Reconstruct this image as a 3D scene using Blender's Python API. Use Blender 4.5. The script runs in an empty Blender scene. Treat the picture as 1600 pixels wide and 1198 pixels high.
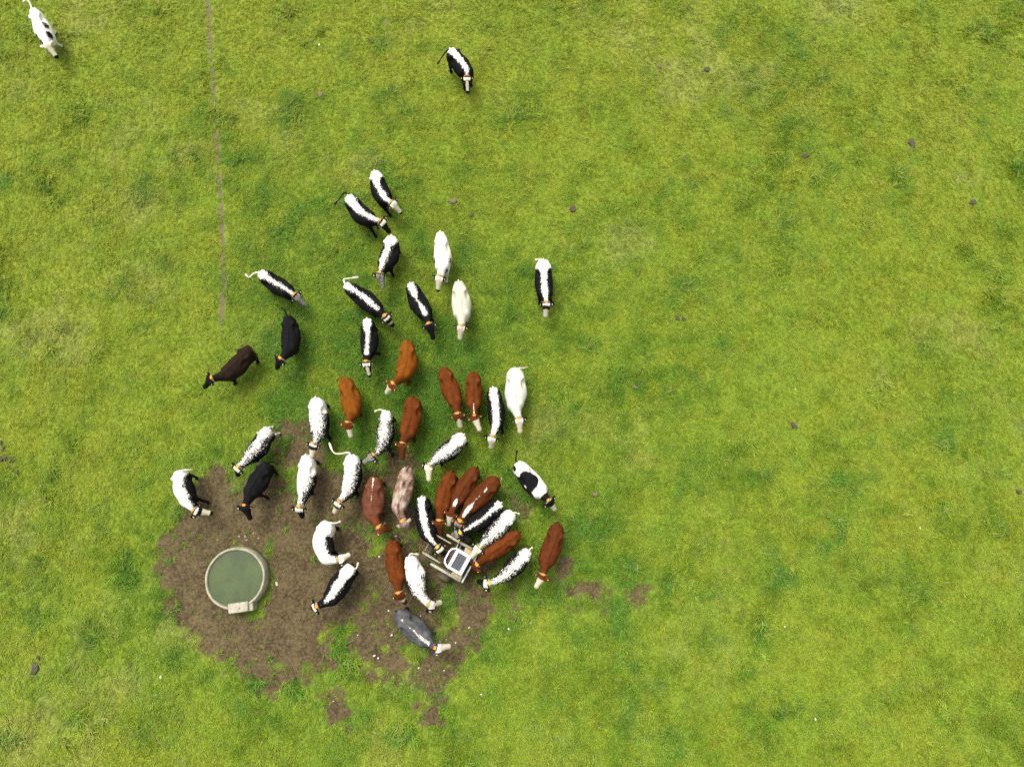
import bpy, math, random
import numpy as np

# ---------------------------------------------------------------- camera, sky, sun, exposure
scene = bpy.context.scene
COL = scene.collection
CAM_H = 27.0
TILT = math.radians(12.0)
FPX = 1067.0                         # focal length in photo pixels (1600 wide)

cam_d = bpy.data.cameras.new('drone_camera')
cam_d.sensor_width = 36.0
cam_d.lens = 36.0 * FPX / 1600.0
cam_d.clip_start = 0.1
cam_d.clip_end = 8000.0
cam = bpy.data.objects.new('drone_camera', cam_d)
COL.objects.link(cam)
cam.location = (0, 0, CAM_H)
cam.rotation_euler = (TILT, 0, 0)
scene.camera = cam

SUN_EL, SUN_ROT = math.radians(62), math.radians(-35)
world = bpy.data.worlds.new('World')
scene.world = world
world.use_nodes = True
wn = world.node_tree
wn.nodes.clear()
w_out = wn.nodes.new('ShaderNodeOutputWorld')
w_bg = wn.nodes.new('ShaderNodeBackground')
w_sky = wn.nodes.new('ShaderNodeTexSky')
w_sky.sky_type = 'NISHITA'
w_sky.sun_disc = False
w_sky.sun_elevation = SUN_EL
w_sky.sun_rotation = SUN_ROT
w_sky.dust_density = 4.0
w_hsv = wn.nodes.new('ShaderNodeHueSaturation')     # cloud cover: a nearly grey sky
w_hsv.inputs['Saturation'].default_value = 0.18
wn.links.new(w_sky.outputs[0], w_hsv.inputs['Color'])
wn.links.new(w_hsv.outputs[0], w_bg.inputs['Color'])
w_bg.inputs['Strength'].default_value = 0.12
wn.links.new(w_bg.outputs[0], w_out.inputs[0])

sun_d = bpy.data.lights.new('sun', 'SUN')
sun_d.energy = 1.25
sun_d.angle = math.radians(24)
sun_d.color = (1.0, 0.955, 0.87)
sun = bpy.data.objects.new('sun', sun_d)
COL.objects.link(sun)
sun.rotation_euler = (math.radians(90) - SUN_EL, 0, math.pi - SUN_ROT)

vs = scene.view_settings
vs.view_transform = 'Standard'
vs.look = 'None'
vs.gamma = 1.0
vs.use_curve_mapping = False
vs.exposure = 1.6
scene.cycles.max_bounces = 6
scene.cycles.diffuse_bounces = 3
scene.cycles.use_denoising = False

# ---------------------------------------------------------------- small helpers
rnd = random.Random(11)

def at(px, py, z=0.0):
    """ground-survey helper: world point of a spot of the photograph at height z"""
    dx, dy = (px - 800.0) / FPX, (599.0 - py) / FPX
    d = np.array([dx, math.sin(TILT) + dy * math.cos(TILT), -math.cos(TILT) + dy * math.sin(TILT)])
    t = (z - CAM_H) / d[2]
    return np.array([0, 0, CAM_H]) + d * t

def _hash(ix, iy, iz, seed):
    h = (ix * 374761393 + iy * 668265263 + iz * 2147483647 + seed * 1274126177) & 0xFFFFFFFF
    h = ((h ^ (h >> 13)) * 1274126177) & 0xFFFFFFFF
    h = ((h ^ (h >> 16)) * 2246822519) & 0xFFFFFFFF
    return ((h ^ (h >> 15)) & 0xFFFFFF) / float(0xFFFFFF)

def vnoise(x, y, z=0.0, seed=0):
    x, y = np.asarray(x, float), np.asarray(y, float)
    z = np.broadcast_to(np.asarray(z, float), x.shape)
    ix, iy, iz = np.floor(x).astype(np.int64), np.floor(y).astype(np.int64), np.floor(z).astype(np.int64)
    fx, fy, fz = x - ix, y - iy, z - iz
    fx, fy, fz = [f * f * f * (f * (f * 6 - 15) + 10) for f in (fx, fy, fz)]
    r = 0
    for a in (0, 1):
        for b in (0, 1):
            for c in (0, 1):
                w = (fx if a else 1 - fx) * (fy if b else 1 - fy) * (fz if c else 1 - fz)
                r = r + w * _hash(ix + a, iy + b, iz + c, seed)
    return r * 2 - 1

def fbm(x, y, scale, octaves=4, seed=0, z=0.0, gain=0.5):
    r, amp, tot = 0, 1.0, 0
    for o in range(octaves):
        s = scale * 2 ** o
        r = r + amp * vnoise(x * s + 17.3 * o, y * s - 9.1 * o, np.asarray(z) * s, seed + o)
        tot += amp
        amp *= gain
    return r / tot * 1.6

def smooth(e0, e1, x):
    t = np.clip((x - e0) / (e1 - e0), 0, 1)
    return t * t * (3 - 2 * t)

def mesh_np(name, V, F, smooth_shade=True):
    """mesh from numpy vertices and quads/tris (n,k)"""
    me = bpy.data.meshes.new(name)
    V = np.asarray(V, np.float32)
    F = np.asarray(F, np.int32)
    k = F.shape[1]
    me.vertices.add(len(V))
    me.vertices.foreach_set('co', V.ravel())
    me.loops.add(F.size)
    me.loops.foreach_set('vertex_index', F.ravel())
    me.polygons.add(len(F))
    me.polygons.foreach_set('loop_start', np.arange(0, F.size, k, dtype=np.int32))
    me.polygons.foreach_set('loop_total', np.full(len(F), k, np.int32))
    me.update(calc_edges=True)
    me.polygons.foreach_set('use_smooth', np.full(len(F), smooth_shade, bool))
    me.validate()
    return me

def attr(me, name, arr, kind='FLOAT'):
    a = me.attributes.new(name, kind, 'POINT')
    arr = np.asarray(arr, np.float32)
    a.data.foreach_set({'FLOAT': 'value', 'FLOAT_VECTOR': 'vector', 'FLOAT_COLOR': 'color'}[kind], arr.ravel())

def link(name, me, mat=None, parent=None, loc=(0, 0, 0)):
    o = bpy.data.objects.new(name, me)
    COL.objects.link(o)
    o.location = loc
    if mat is not None and me is not None:
        me.materials.append(mat)
    if parent is not None:
        o.parent = parent
    return o

def tag(o, label=None, cat=None, group=None, kind=None):
    if label: o['label'] = label
    if cat: o['category'] = cat
    if group: o['group'] = group
    if kind: o['kind'] = kind
    return o

class MB:
    """collects boxes, tubes and lathes into one mesh"""
    def __init__(s): s.v, s.f = [], []
    def add(s, V, F):
        b = len(s.v)
        s.v += [tuple(map(float, p)) for p in V]
        s.f += [tuple(i + b for i in q) for q in F]
    def box(s, c, d, ax=None, bev=0.0):
        """box centre c, full size d, optional 3 axes; bev = chamfer on the vertical edges and top"""
        ax = np.eye(3) if ax is None else np.asarray(ax, float)
        hx, hy, hz = [q / 2 for q in d]
        if bev <= 0:
            P = [(sx * hx, sy * hy, sz * hz) for sz in (-1, 1) for sx, sy in ((-1, -1), (1, -1), (1, 1), (-1, 1))]
            Q = [(3, 2, 1, 0), (4, 5, 6, 7), (0, 1, 5, 4), (1, 2, 6, 5), (2, 3, 7, 6), (3, 0, 4, 7)]
        else:
            b = min(bev, hx * .9, hy * .9, hz * .9)
            def ring(ex, ey, z):
                return [(-ex + b, -ey, z), (ex - b, -ey, z), (ex, -ey + b, z), (ex, ey - b, z),
                        (ex - b, ey, z), (-ex + b, ey, z), (-ex, ey - b, z), (-ex, -ey + b, z)]
            P = ring(hx, hy, -hz) + ring(hx, hy, hz - b) + ring(hx - b * .7, hy - b * .7, hz)
            Q = [tuple(range(7, -1, -1)), tuple(range(16, 24))]
            for k in (0, 8):
                Q += [(k + i, k + (i + 1) % 8, k + 8 + (i + 1) % 8, k + 8 + i) for i in range(8)]
        s.add([np.asarray(c) + p[0] * ax[0] + p[1] * ax[1] + p[2] * ax[2] for p in P], Q)
    def tube(s, pts, rad, n=8):
        pts = [np.asarray(p, float) for p in pts]
        rad = rad if hasattr(rad, '__len__') else [rad] * len(pts)
        V, F = [], []
        up = np.array([0, 0, 1.0])
        for i, p in enumerate(pts):
            t = pts[min(i + 1, len(pts) - 1)] - pts[max(i - 1, 0)]
            t = t / (np.linalg.norm(t) + 1e-9)
            a = np.cross(t, up)
            if np.linalg.norm(a) < .05: a = np.cross(t, (1, 0, 0))
            a /= np.linalg.norm(a)
            b = np.cross(a, t)
            for k in range(n):
                q = 2 * math.pi * k / n
                V.append(p + rad[i] * (math.cos(q) * a + math.sin(q) * b))
        for i in range(len(pts) - 1):
            for k in range(n):
                F.append((i * n + k, i * n + (k + 1) % n, (i + 1) * n + (k + 1) % n, (i + 1) * n + k))
        F.append(tuple(range(n - 1, -1, -1)))
        F.append(tuple((len(pts) - 1) * n + k for k in range(n)))
        s.add(V, F)
    def lathe(s, prof, n=64, closed=True, c=(0, 0, 0), wob=None, ax=None):
        ax = np.eye(3) if ax is None else np.asarray(ax, float)
        V, F, m = [], [], len(prof)
        for k in range(n):
            a = 2 * math.pi * k / n
            for r, z in prof:
                q = r * (1 + (wob(a) if wob else 0))
                V.append(np.asarray(c) + q * math.cos(a) * ax[0] + q * math.sin(a) * ax[1] + z * ax[2])
        for k in range(n):
            k2 = (k + 1) % n
            for i in range(m if closed else m - 1):
                j = (i + 1) % m
                F.append((k * m + i, k2 * m + i, k2 * m + j, k * m + j))
        s.add(V, F)
    def build(s, name, mat, parent=None, smooth_shade=False, loc=(0, 0, 0)):
        me = bpy.data.meshes.new(name)
        me.from_pydata(s.v, [], s.f)
        me.update()
        if smooth_shade:
            me.polygons.foreach_set('use_smooth', np.full(len(me.polygons), True, bool))
        return link(name, me, mat, parent, loc)

class NT:
    """terse node-tree writer"""
    def __init__(s, name):
        s.m = bpy.data.materials.new(name)
        s.m.use_nodes = True
        s.t = s.m.node_tree
        s.t.nodes.clear()
        s.out = s.n('ShaderNodeOutputMaterial')
        s.b = s.n('ShaderNodeBsdfPrincipled')
        s.l(s.b.outputs[0], s.out.inputs[0])
    def n(s, k, **kw):
        q = s.t.nodes.new(k)
        for a, v in kw.items(): setattr(q, a, v)
        return q
    def l(s, a, b): s.t.links.new(a, b)
    def set(s, sock, v):
        if isinstance(v, (int, float)): sock.default_value = v
        elif isinstance(v, (tuple, list)): sock.default_value = tuple(v) + ((1.0,) if len(v) == 3 and len(sock.default_value) == 4 else ())
        else: s.l(v, sock)
    def attr(s, name, kind='GEOMETRY', out='Fac'):
        q = s.n('ShaderNodeAttribute', attribute_name=name, attribute_type=kind)
        return q.outputs[out]
    def noise(s, scale, detail=4, rough=.55, vec=None, out=0, dist=0.0):
        q = s.n('ShaderNodeTexNoise')
        q.inputs['Scale'].default_value = scale
        q.inputs['Detail'].default_value = detail
        q.inputs['Roughness'].default_value = rough
        q.inputs['Distortion'].default_value = dist
        if vec is not None: s.l(vec, q.inputs['Vector'])
        return q.outputs[out]
    def math(s, op, a, b=0.0, clamp=False):
        q = s.n('ShaderNodeMath', operation=op, use_clamp=clamp)
        s.set(q.inputs[0], a); s.set(q.inputs[1], b)
        return q.outputs[0]
    def ramp(s, v, lo, hi, a=0.0, b=1.0):
        q = s.n('ShaderNodeMapRange', interpolation_type='SMOOTHSTEP')
        s.set(q.inputs['Value'], v)
        for i, x in zip(('From Min', 'From Max', 'To Min', 'To Max'), (lo, hi, a, b)): s.set(q.inputs[i], x)
        return q.outputs[0]
    def mix(s, f, a, b, mode='MIX'):
        q = s.n('ShaderNodeMix', data_type='RGBA', blend_type=mode)
        s.set(q.inputs[0], f); s.set(q.inputs[6], a); s.set(q.inputs[7], b)
        return q.outputs[2]
    def bump(s, h, strength=.3, dist=.02):
        q = s.n('ShaderNodeBump')
        q.inputs['Strength'].default_value = strength
        q.inputs['Distance'].default_value = dist
        s.l(h, q.inputs['Height'])
        s.l(q.outputs[0], s.b.inputs['Normal'])
    def fin(s, col=None, rough=.7, spec=.3, metal=0.0):
        if col is not None: s.set(s.b.inputs['Base Color'], col)
        s.set(s.b.inputs['Roughness'], rough)
        s.set(s.b.inputs['Specular IOR Level'], spec)
        s.set(s.b.inputs['Metallic'], metal)
        return s.m
    def objpos(s):
        return s.n('ShaderNodeTexCoord').outputs['Object']
    def wpos(s):
        return s.n('ShaderNodeNewGeometry').outputs['Position']

# ---------------------------------------------------------------- the pasture: maps of mud, lushness and tone
def poly_sd(x, y, poly_px):
    """signed distance (m, negative inside) to a polygon surveyed in photo pixels"""
    P = np.array([at(px, py)[:2] for px, py in poly_px])
    d = np.full(x.shape, 1e9)
    inside = np.zeros(x.shape, bool)
    for i in range(len(P)):
        a, b = P[i], P[(i + 1) % len(P)]
        e = b - a
        wx, wy = x - a[0], y - a[1]
        t = np.clip((wx * e[0] + wy * e[1]) / (e @ e), 0, 1)
        d = np.minimum(d, (wx - e[0] * t) ** 2 + (wy - e[1] * t) ** 2)
        c = ((a[1] > y) != (b[1] > y)) & (x < (b[0] - a[0]) * (y - a[1]) / (b[1] - a[1] + 1e-12) + a[0])
        inside ^= c
    return np.where(inside, -1, 1) * np.sqrt(d)

def line_d(x, y, pts_px):
    P = np.array([at(px, py)[:2] for px, py in pts_px])
    d = np.full(x.shape, 1e9)
    for i in range(len(P) - 1):
        a, b = P[i], P[i + 1]
        e = b - a
        wx, wy = x - a[0], y - a[1]
        t = np.clip((wx * e[0] + wy * e[1]) / (e @ e), 0, 1)
        d = np.minimum(d, (wx - e[0] * t) ** 2 + (wy - e[1] * t) ** 2)
    return np.sqrt(d)

MUD = [
    [(300, 752), (340, 738), (372, 762), (400, 742), (446, 748), (432, 704), (438, 662), (470, 652), (497, 672), (512, 700),
     (560, 722), (600, 735), (640, 728), (655, 770), (652, 835), (690, 890), (745, 895), (772, 930), (760, 962), (748, 1000),
     (722, 1020), (700, 1058), (655, 1072), (600, 1072), (566, 1062), (553, 1022), (548, 990), (540, 968), (526, 985),
     (522, 1030), (492, 1046), (455, 1062), (420, 1072), (395, 1062), (362, 1042), (338, 1018), (310, 1008), (288, 985),
     (262, 962), (258, 930), (240, 905), (256, 872), (248, 850), (272, 825), (285, 792)],
    [(405, 1060), (440, 1060), (438, 1090), (415, 1092)],
    [(507, 1087), (535, 1092), (556, 1115), (540, 1141), (522, 1117)],
    [(655, 1108), (690, 1103), (694, 1130), (672, 1140)],
    [(660, 1060), (690, 1060), (690, 1092), (664, 1088)],
    [(869, 872), (890, 874), (891, 905), (872, 908)],
    [(882, 920), (900, 905), (930, 912), (946, 920), (944, 944), (925, 935), (905, 935), (890, 946)],
    [(976, 926), (1004, 920), (1008, 938), (995, 950), (982, 940)],
    [(788, 908), (811, 908), (810, 955), (797, 955)],
    [(795, 775), (822, 780), (815, 800), (796, 795)],
    [(600, 690), (650, 700), (660, 730), (610, 735)],
    [(650, 835), (690, 822), (738, 850), (770, 868), (765, 905), (735, 912), (690, 912), (655, 880)],
]
GREEN = [
    [(577, 828), (600, 832), (598, 868), (580, 868)], [(640, 826), (655, 826), (655, 845), (642, 845)],
    [(686, 920), (712, 918), (716, 975), (690, 982), (682, 950)], [(577, 924), (590, 926), (588, 944), (578, 940)],
    [(622, 1012), (642, 1000), (664, 1018), (650, 1038), (630, 1030)], [(412, 858), (424, 872), (424, 905), (416, 930), (411, 962), (396, 960), (398, 945), (412, 905)],
    [(585, 1042), (605, 1045), (612, 1060), (592, 1062)], [(660, 985), (690, 985), (688, 1005), (664, 1002)],
    [(440, 720), (470, 725), (462, 760), (448, 758)], [(508, 708), (532, 712), (528, 736), (510, 730)],
    [(596, 1010), (606, 1008), (606, 1022), (598, 1022)], [(440, 1040), (450, 1040), (448, 1052), (440, 1052)],
    [(474, 1040), (480, 1040), (480, 1050), (474, 1050)], [(362, 852), (388, 850), (408, 862), (385, 866)],
    [(500, 990), (508, 990), (508, 1000), (500, 1000)], [(660, 890), (672, 905), (684, 920), (668, 922)],
    [(690, 1038), (715, 1030), (712, 1048), (694, 1050)], [(628, 1045), (640, 1048), (640, 1062), (628, 1060)],
]
TRACKS = [
    ([(322, -60), (328, 60), (334, 150), (341, 260), (347, 350), (348, 440), (346, 520), (340, 610)], .17, .86),
    ([(596, -40), (604, 40), (614, 95), (625, 140), (634, 185), (640, 230)], .13, .66),
    ([(672, -40), (680, 20), (690, 60), (698, 130)], .12, .6),
    ([(158, -40), (166, 80), (172, 190), (176, 290)], .12, .48),
    ([(185, 1085), (205, 1110), (228, 1142), (262, 1170), (296, 1200), (340, 1260), (420, 1330)], .18, .55),
    ([(95, 560), (90, 650), (98, 760), (90, 830)], .12, .4),
]

def pasture_maps(x, y):
    n1 = fbm(x, y, .9, 4, 3)
    n2 = fbm(x, y, 3.2, 3, 9)
    d = np.full(x.shape, 1e9)
    for p in MUD:
        d = np.minimum(d, poly_sd(x, y, p))
    g = np.full(x.shape, 1e9)
    for p in GREEN:
        g = np.minimum(g, poly_sd(x, y, p))
    d0 = d
    d = np.maximum(d, np.clip(-(g - .03) * 1.5, -9, .40))
    dn = d + .24 * n1 + .26 * n2 - .25
    mud = 1 - smooth(-.62, .50, dn)
    worn = 1 - smooth(.0, 1.5, d + .5 * n1)            # thin trodden turf round the mud
    # tufts surviving in the mud
    sparse = smooth(.62, .85, fbm(x, y, 1.6, 3, 31) + .18) * smooth(-1.6, -.2, d)
    mud = mud * (1 - .35 * sparse)
    tr = np.zeros(x.shape)
    for pts, w, a in TRACKS:
        q = line_d(x, y, pts) + .05 * n2
        tr = np.maximum(tr, a * (1 - smooth(w * .35, w * 1.1, q)) * smooth(-1.0, .3, fbm(x, y, 1.1, 3, 47) + 2.2 * (a - .6)) * smooth(.5, 4.0, np.hypot(x - at(*pts[-1])[0], y - at(*pts[-1])[1])))
    # bare and straw flecks all over the field
    fleck = smooth(.70, .95, fbm(x, y, 2.4, 3, 61)) * .5
    soil = np.clip(np.maximum(np.maximum(mud, tr), fleck * .7), 0, 1)
    # lush: dark, longer grass.  dung-fed tussocks + ring round the herd
    c = at(620, 600)
    herd = np.exp(-(((x - c[0]) / 6.5) ** 2 + ((y - c[1]) / 8.0) ** 2))
    big = fbm(x, y, .16, 4, 71)
    med = fbm(x, y, .55, 4, 83)
    cl = fbm(x, y, 1.5, 4, 89)
    tus = smooth(.42, .80, fbm(x, y, .95, 4, 95, gain=.6) + .30 * med)
    ring = np.exp(-(np.clip(d - .3, 0, None) / 1.1) ** 2)
    lush = np.clip(.22 + .26 * big + .26 * med + .42 * cl + .16 * fbm(x, y, 3.5, 2, 91) + .62 * herd + .42 * tus + .25 * ring, 0, 1)
    # yellow: mown turf in patches, yellower overall towards the far and left sides
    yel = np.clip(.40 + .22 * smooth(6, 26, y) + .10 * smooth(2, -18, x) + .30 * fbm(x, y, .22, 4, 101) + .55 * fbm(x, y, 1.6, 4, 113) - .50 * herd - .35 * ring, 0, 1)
    straw = smooth(.15, 1.0, fbm(x, y, .26, 5, 127, gain=.6) + .25 * n2 - .5 * herd) * .9
    return dict(mud=mud, soil=soil, lush=lush, yel=yel, straw=straw, tus=tus, worn=worn, d=d)

def axis_coords(lo, hi, step, far):
    fine = np.arange(lo, hi + step * .5, step)
    out, s, p = [], step, 0.0
    while p < far:
        s *= 1.5
        p += s
        out.append(p)
    out = np.array(out)
    return np.concatenate([(lo - out)[::-1], fine, hi + out])

X = axis_coords(-27, 27, .11, 3000)
Y = axis_coords(-14, 33, .11, 3000)
gx, gy = np.meshgrid(X, Y)
px_, py_ = gx.ravel(), gy.ravel()
maps = pasture_maps(px_, py_)
nearw = 1 - smooth(24, 40, np.hypot(px_, py_ - 8))
hz = (.030 * fbm(px_, py_, .35, 3, 5) + .012 * fbm(px_, py_, 2.5, 2, 6)) * nearw
hoof = fbm(px_, py_, 5.5, 2, 19)
hz = hz - maps['mud'] * (.035 + .034 * hoof) * nearw
hz = np.where(nearw > 0, hz, 0) - .0
nx, ny = len(X), len(Y)
idx = np.arange(nx * ny).reshape(ny, nx)
quads = np.stack([idx[:-1, :-1], idx[:-1, 1:], idx[1:, 1:], idx[1:, :-1]], -1).reshape(-1, 4)

def ground_height(x, y):
    m = pasture_maps(np.array([x]), np.array([y]))
    h = .030 * fbm(np.array([x]), np.array([y]), .35, 3, 5)
    return float(h[0] - m['mud'][0] * .035)

def grass_tone(nt, lush, yel, straw, rnd_v):
    """albedo of the sward from the field's own maps"""
    c = nt.mix(lush, (.166, .243, .013), (.080, .168, .0085))
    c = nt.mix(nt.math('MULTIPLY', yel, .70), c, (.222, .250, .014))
    c = nt.mix(nt.math('MULTIPLY', straw, .50), c, (.265, .268, .072))
    deep = nt.ramp(lush, .72, 1.0)
    c = nt.mix(nt.math('MULTIPLY', deep, .45), c, (.052, .142, .010))
    v = nt.ramp(rnd_v, 0, 1, .78, 1.22)
    hs = nt.n('ShaderNodeHueSaturation')
    nt.set(hs.inputs['Value'], v)
    nt.set(hs.inputs['Color'], c)
    return hs.outputs[0]

# soil + turf-mat material of the ground sheet
nt = NT('pasture_ground')
pos = nt.wpos()
soil = nt.attr('soil')
n_f = nt.noise(9, 5, .65, pos)
n_c = nt.noise(1.3, 4, .6, pos)
n_g = nt.noise(38, 3, .7, pos)
mp = nt.n('ShaderNodeMapping')
mp.inputs['Rotation'].default_value = (0, 0, .9)
mp.inputs['Scale'].default_value = (6, 34, 1)
nt.l(pos, mp.inputs[0])
n_s = nt.noise(1.0, 4, .7, mp.outputs[0], dist=1.2)
mudc = nt.mix(nt.ramp(n_c, .30, .70), (.040, .028, .0125), (.076, .056, .026))
mudc = nt.mix(nt.ramp(n_f, .42, .72, 0, .8), mudc, (.118, .088, .040))
mudc = nt.mix(nt.ramp(n_f, .50, .30, 0, .65), mudc, (.020, .014, .008))
mudc = nt.mix(nt.ramp(n_s, .56, .72, 0, .8), mudc, (.175, .136, .065))
mudc = nt.mix(nt.ramp(n_g, .66, .76, 0, .55), mudc, (.17, .14, .075))
mudc = nt.mix(nt.ramp(n_g, .38, .28, 0, .5), mudc, (.011, .007, .004))
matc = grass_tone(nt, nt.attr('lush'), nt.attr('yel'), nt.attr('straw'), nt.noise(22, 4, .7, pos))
matc = nt.mix(nt.ramp(n_f, .35, .65, .30, .70), matc, (.062, .076, .012))
edge = nt.ramp(nt.math('ADD', soil, nt.math('MULTIPLY', nt.math('SUBTRACT', n_f, .5), .9)), .32, .74)
mudc = nt.mix(nt.ramp(nt.attr('mud'), .5, .1, 0, .65), mudc, nt.mix(n_f, (.10, .080, .050), (.17, .14, .085)))
col = nt.mix(edge, matc, mudc)
nt.bump(nt.math('ADD', nt.math('ADD', n_f, nt.math('MULTIPLY', n_g, .5)), nt.math('MULTIPLY', n_s, .5)), .75, .05)
GROUND = nt.fin(col, .9, .15)

def ground_piece(name, sel):
    q = quads[sel]
    used, inv = np.unique(q, return_inverse=True)
    V = np.stack([px_[used], py_[used], hz[used]], -1)
    me = mesh_np(name, V, inv.reshape(-1, 4))
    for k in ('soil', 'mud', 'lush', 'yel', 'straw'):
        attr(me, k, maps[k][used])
    o = link(name, me, GROUND)
    return tag(o, kind='structure')

is_mud = maps['mud'][quads].mean(1) > .5
ground_piece('pasture', ~is_mud)
ground_piece('mud_patch', is_mud)

# ---------------------------------------------------------------- grass (real blades, scattered)
def grass_mat(name, dark=1.0):
    nt = NT(name)
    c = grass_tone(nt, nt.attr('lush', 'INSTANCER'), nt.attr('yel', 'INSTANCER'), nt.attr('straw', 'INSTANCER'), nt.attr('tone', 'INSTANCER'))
    # blades differ from one another; tips are a little yellower than the sheath
    bl = nt.attr('blade')
    hs = nt.n('ShaderNodeHueSaturation')
    nt.set(hs.inputs['Color'], c)
    nt.set(hs.inputs['Value'], nt.ramp(bl, 0, 1, .78, 1.24))
    nt.set(hs.inputs['Hue'], nt.ramp(bl, 0, 1, .515, .487))
    c = nt.mix(nt.ramp(bl, .93, .96, 0, .7), hs.outputs[0], (.28, .235, .075))
    m = nt.fin(c, .55, .22)
    tr = nt.n('ShaderNodeBsdfTranslucent')
    nt.l(c, tr.inputs[0])
    mx = nt.n('ShaderNodeMixShader')
    mx.inputs[0].default_value = .28
    nt.l(nt.b.outputs[0], mx.inputs[1]); nt.l(tr.outputs[0], mx.inputs[2])
    nt.l(mx.outputs[0], nt.out.inputs[0])
    return m
GRASS = grass_mat('grass_blade')

def tuft(i, blades, rad, h, lean, wide, spread):
    r = random.Random(100 + i)
    V, F, A = [], [], []
    for b in range(blades):
        a, q = r.uniform(0, 6.283), rad * math.sqrt(r.random())
        x, y = q * math.cos(a), q * math.sin(a)
        d = r.gauss(0, spread)
        L = h * r.uniform(.6, 1.25)
        le = lean * r.uniform(.5, 1.35)
        w = wide * r.uniform(.7, 1.25)
        cx, sx = math.cos(d), math.sin(d)
        t = r.random()
        b0 = len(V)
        tilt = r.uniform(-.6, .6)
        for u, ww in ((0, .8), (.5, 1.0), (1.0, .0)):
            out = L * (le * u * u * 1.0 + .18 * u)
            z = L * (u * (1.0 - .42 * le * u))
            cxp, cyp = x + out * cx, y + out * sx
            if ww > 0:
                V += [(cxp - sx * w * ww, cyp + cx * w * ww, z - .01 + tilt * w), (cxp + sx * w * ww, cyp - cx * w * ww, z - .01 - tilt * w)]
                A += [t, t]
            else:
                V.append((cxp, cyp, z)); A.append(t)
        F += [(b0, b0 + 1, b0 + 3), (b0, b0 + 3, b0 + 2), (b0 + 2, b0 + 3, b0 + 4)]
    me = mesh_np('grass_tuft', V, F, False)
    attr(me, 'blade', A)
    me.materials.append(GRASS)
    return bpy.data.objects.new('grass_tuft', me)

short_col = bpy.data.collections.new('short_tufts')
long_col = bpy.data.collections.new('long_tufts')
for i in range(7):
    short_col.objects.link(tuft(i, 15, .085, .10, 1.0, .0066, .9))
for i in range(6):
    long_col.objects.link(tuft(50 + i, 17, .085, .19, 1.05, .0076, .65))

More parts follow.
